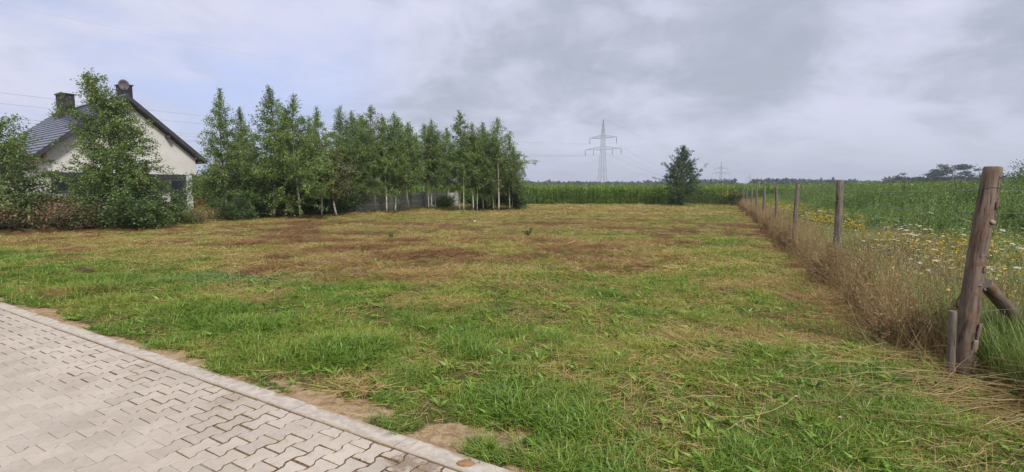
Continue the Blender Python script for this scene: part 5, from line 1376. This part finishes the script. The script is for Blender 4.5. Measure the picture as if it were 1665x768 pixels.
def pylons():
    labs = ('tall steel lattice power pylon rising behind the corn left of the lone tree', 'faint second pylon on the horizon right of the lone tree', 'smallest, barely visible pylon farthest along the line')
    prev = Vector((-185, 0, 0)); locs = [Vector((gx(px, Y), Y, 0)) for px, Y, _ in PY]; yaws = []
    m_near = pylon_meshes(.062); m_far = pylon_meshes(.10)
    for i, (px, Y, top) in enumerate(PY):
        a = (locs[i]-(locs[i-1] if i else prev)).normalized(); b = (locs[min(i+1, 2)]-locs[i]); b = b.normalized() if b.length else a
        d = (a+b).normalized(); yaw = math.atan2(-d.x, d.y); yaws.append(yaw)
        ms = m_near if i == 0 else m_far
        e = empty('power_pylon', tuple(locs[i]), yaw, label=labs[i], cat='pylon', group='pylons of the power line'); s = hgt(top, Y)/39.9; e.scale = (s, s, s)
        link('mast', ms[0], e); link('crossarm', ms[1], e); link('crossarm', ms[2], e)
        for x, z in ARMS: link('insulator', ms[3], e, (x, 0, z))
    def attach(loc, yaw, s, x, z): return Vector((loc.x+math.cos(yaw)*x*s, loc.y+math.sin(yaw)*x*s, z*s))
    S = [hgt(t, Y)/39.9 for _, Y, t in PY]
    y0 = math.atan2(-(locs[0]-prev).x, (locs[0]-prev).y)
    pts = [('earth', 0, 39.9, 2.5)] + [('top', x, z-3.4, 7.5) for x, z in ARMS[:2]] + [('low', x, z-3.4, 6.0) for x, z in ARMS[2:]]
    where = {-8.0: 'left end of the upper arm', 8.0: 'right end of the upper arm', -10.8: 'left end of the lower arm', -5.6: 'middle left of the lower arm', 5.6: 'middle right of the lower arm', 10.8: 'right end of the lower arm', 0: ''}
    for kind, x, z, sag in pts:
        for i in range(3):
            if i == 0: A = attach(prev, y0, 1.0, x, z); B = attach(locs[0], yaws[0], S[0], x, z); r_ = .011 if kind == 'earth' else .022
            else: A = attach(locs[i-1], yaws[i-1], S[i-1], x, z); B = attach(locs[i], yaws[i], S[i], x, z); r_ = .028
            n = 30; sg = sag*(1.0 if i == 0 else 1.8)
            P = [A.lerp(B, t/n)-Vector((0, 0, sg*4*(t/n)*(1-t/n))) for t in range(n+1)]
            q = MB(); q.tube(P, r_, 3, cap=False); o = q.build('overhead_wire', M['wire'])
            if kind == 'earth': lab = ('thin wire from the tip of the nearest pylon across the upper left sky', 'thin wire from the tip of the nearest pylon down to the second pylon', 'thin wire between the tips of the two far pylons')[i]
            else: lab = 'wire from the '+where[x]+(', nearest pylon towards the house', ', nearest pylon to second', ', second to third pylon')[i]
            tag(o, lab, 'power line wire', 'wires of the power line')
pylons()

# ------------------------------------------------------------------ small things on the ground
def lump(name, c, r3, seed, m_, label, cat, n=10):
    r = np.random.RandomState(seed); V = []; u, v = 14, 8
    for i in range(v+1):
        for j in range(u):
            th = math.pi*i/v; ph = 2*math.pi*j/u; k = 1+0.45*(float(fbm(np.array(math.cos(ph)*math.sin(th)*2+seed), np.array(math.sin(ph)*math.sin(th)*2+math.cos(th)*2), seed, 3))-.5)*2
            V.append((r3[0]*k*math.sin(th)*math.cos(ph), r3[1]*k*math.sin(th)*math.sin(ph), r3[2]*k*math.cos(th)))
    Fs = [(i*u+j, (i+1)*u+j, (i+1)*u+(j+1) % u, i*u+(j+1) % u) for i in range(v) for j in range(u)]
    q = MB(); q.add(V, Fs); o = q.build(name, M[m_], None, True, c); tag(o, label, cat); return o
g = G(132, 445); lump('earth_clod', (g.x, g.y, .02), (.20, .10, .09), 3, 'clod', 'dark brown clod of turned earth in the mown field at the left', 'clod')
g = G(990, 505); lump('molehill', (g.x, g.y, .01), (.09, .08, .05), 5, 'clod', 'small dark mound of soil in the middle of the mown grass', 'molehill')
g = G(757, 755); lump('mud_lump', (g.x, g.y, .004), (.045, .035, .018), 8, 'mud', 'lump of dried brown mud on the paving against the kerb', 'mud')
for i, (px, py, lab) in enumerate(((1328, 634, 'small white flat pebble in the grass near the corner post'), (1365, 690, 'pale pebble in the grass at the lower right'), (772, 362, 'white scrap of litter at the edge below the birches'), (1295, 655, 'pale crumpled leaf in the grass left of the lodged straw'))):
    g = G(px, py); k = 1 if py > 500 else 4; lump('pale_stone' if i < 2 else 'litter_scrap', (g.x, g.y, .05 if py > 500 else .06), (.016*k, .012*k, .008*k), 20+i, 'white_frame', lab, 'stone' if i < 2 else 'litter')
def small_weed(px, py, H, seed, lab):
    g = G(px, py); rs = random.Random(seed); ps = []; sm = []
    for q in range(7):
        tip = Vector((rs.gauss(0, H*.35), rs.gauss(0, H*.25), H*rs.uniform(.5, 1))); sm.append(stem(rs, (0,0,0), tip, .008, 3, .08))
        for k in range(22): t = rs.uniform(.2, 1); a = rs.uniform(0, 6.28); ps.append(leafquad(tip*t, (math.cos(a), math.sin(a), .5), H*.22, H*.07, rs))
    e = empty('weed_plant', (g.x, g.y, -.01), label=lab, cat='weed')
    link('stems', bmesh_of('stems', [(*cat_(*sm), M['stem_green'])]), e); link('leaves', bmesh_of('leaves', [(*cat_(*ps), M['bush_leaf'])]), e)
small_weed(858, 386, .35, 1, 'dark upright weed left standing in the middle of the mown field'); small_weed(637, 389, .28, 2, 'small dark weed left standing left of the field centre')
small_weed(1075, 410, .16, 3, 'tiny green weed in the mown field towards the fence')
def dandelion(px, py, n, seed, lab):
    g = G(px, py, .1); rs = random.Random(seed); sm = []; fl = []
    for k in range(n):
        b = Vector((rs.gauss(0, .03), rs.gauss(0, .03), -.08)); tip = b+Vector((rs.gauss(0, .03), rs.gauss(0, .03), rs.uniform(.16, .22))); sm.append(stem(rs, b, tip, .003, 3, .05)); V = [tuple(tip)]
        for j in range(20): an = j*math.pi/10; rr = .014 if j % 2 else .010; V.append((tip.x+rr*math.cos(an), tip.y+rr*math.sin(an)-.0, tip.z+.004+rr*.25*math.sin(an)*-1))
        fl.append((V, [(0, 1+j, 1+(j+1) % 20) for j in range(20)]))
    e = empty('dandelion', (g.x, g.y, .08), label=lab, cat='wildflower')
    link('stems', bmesh_of('stems', [(*cat_(*sm), M['stem_green'])]), e); link('flower_heads', bmesh_of('flower_heads', [(*cat_(*fl), M['petal_yellow'])]), e)
dandelion(233, 503, 1, 1, 'single yellow flower in the grass above the kerb at the left'); dandelion(571, 560, 3, 2, 'three small yellow flowers in the lush grass near the centre'); dandelion(598, 578, 1, 3, 'single small yellow flower just right of the trio')
def straw_stalk(a, b, seed, lab, arch=.02):
    A = G(*a, .04); B = G(*b, .06); rs = random.Random(seed); q = MB(); n = 8
    q.tube([A.lerp(B, t/n)+Vector((0, 0, arch*4*(t/n)*(1-t/n)))+Vector((rs.gauss(0,.004), rs.gauss(0,.004), 0)) for t in range(n+1)], .0022, 5); o = q.build('dry_stalk', M['dry_stem']); tag(o, lab, 'stalk')
straw_stalk((1020, 650), (1068, 615), 1, 'reddish dry stalk lying on the grass left of the lower middle'); straw_stalk((1172, 706), (1232, 676), 2, 'pale straight dry stalk lying in the grass at the lower right')
straw_stalk((1010, 603), (1130, 668), 3, 'long thin dry stalk slanting down to the right in the short grass'); straw_stalk((793, 688), (833, 712), 4, 'thin dry stalk lying across the bare soil patch')

# ------------------------------------------------------------------ haze
def haze():
    q = MB(); q.box(-1460, 1460, -1460, 1460, -1.3, 46)
    m, nt, out = mat('thin_haze'); v = N(nt, 'ShaderNodeVolumePrincipled'); v.inputs['Density'].default_value = 0.0005; v.inputs['Color'].default_value = (.80, .87, 1.0, 1); v.inputs['Anisotropy'].default_value = 0.2
    L(nt, v.outputs[0], out.inputs['Volume']); o = q.build('haze', m); tag(o, kind='stuff', label='thin pale haze over the far fields', cat='haze')
haze()
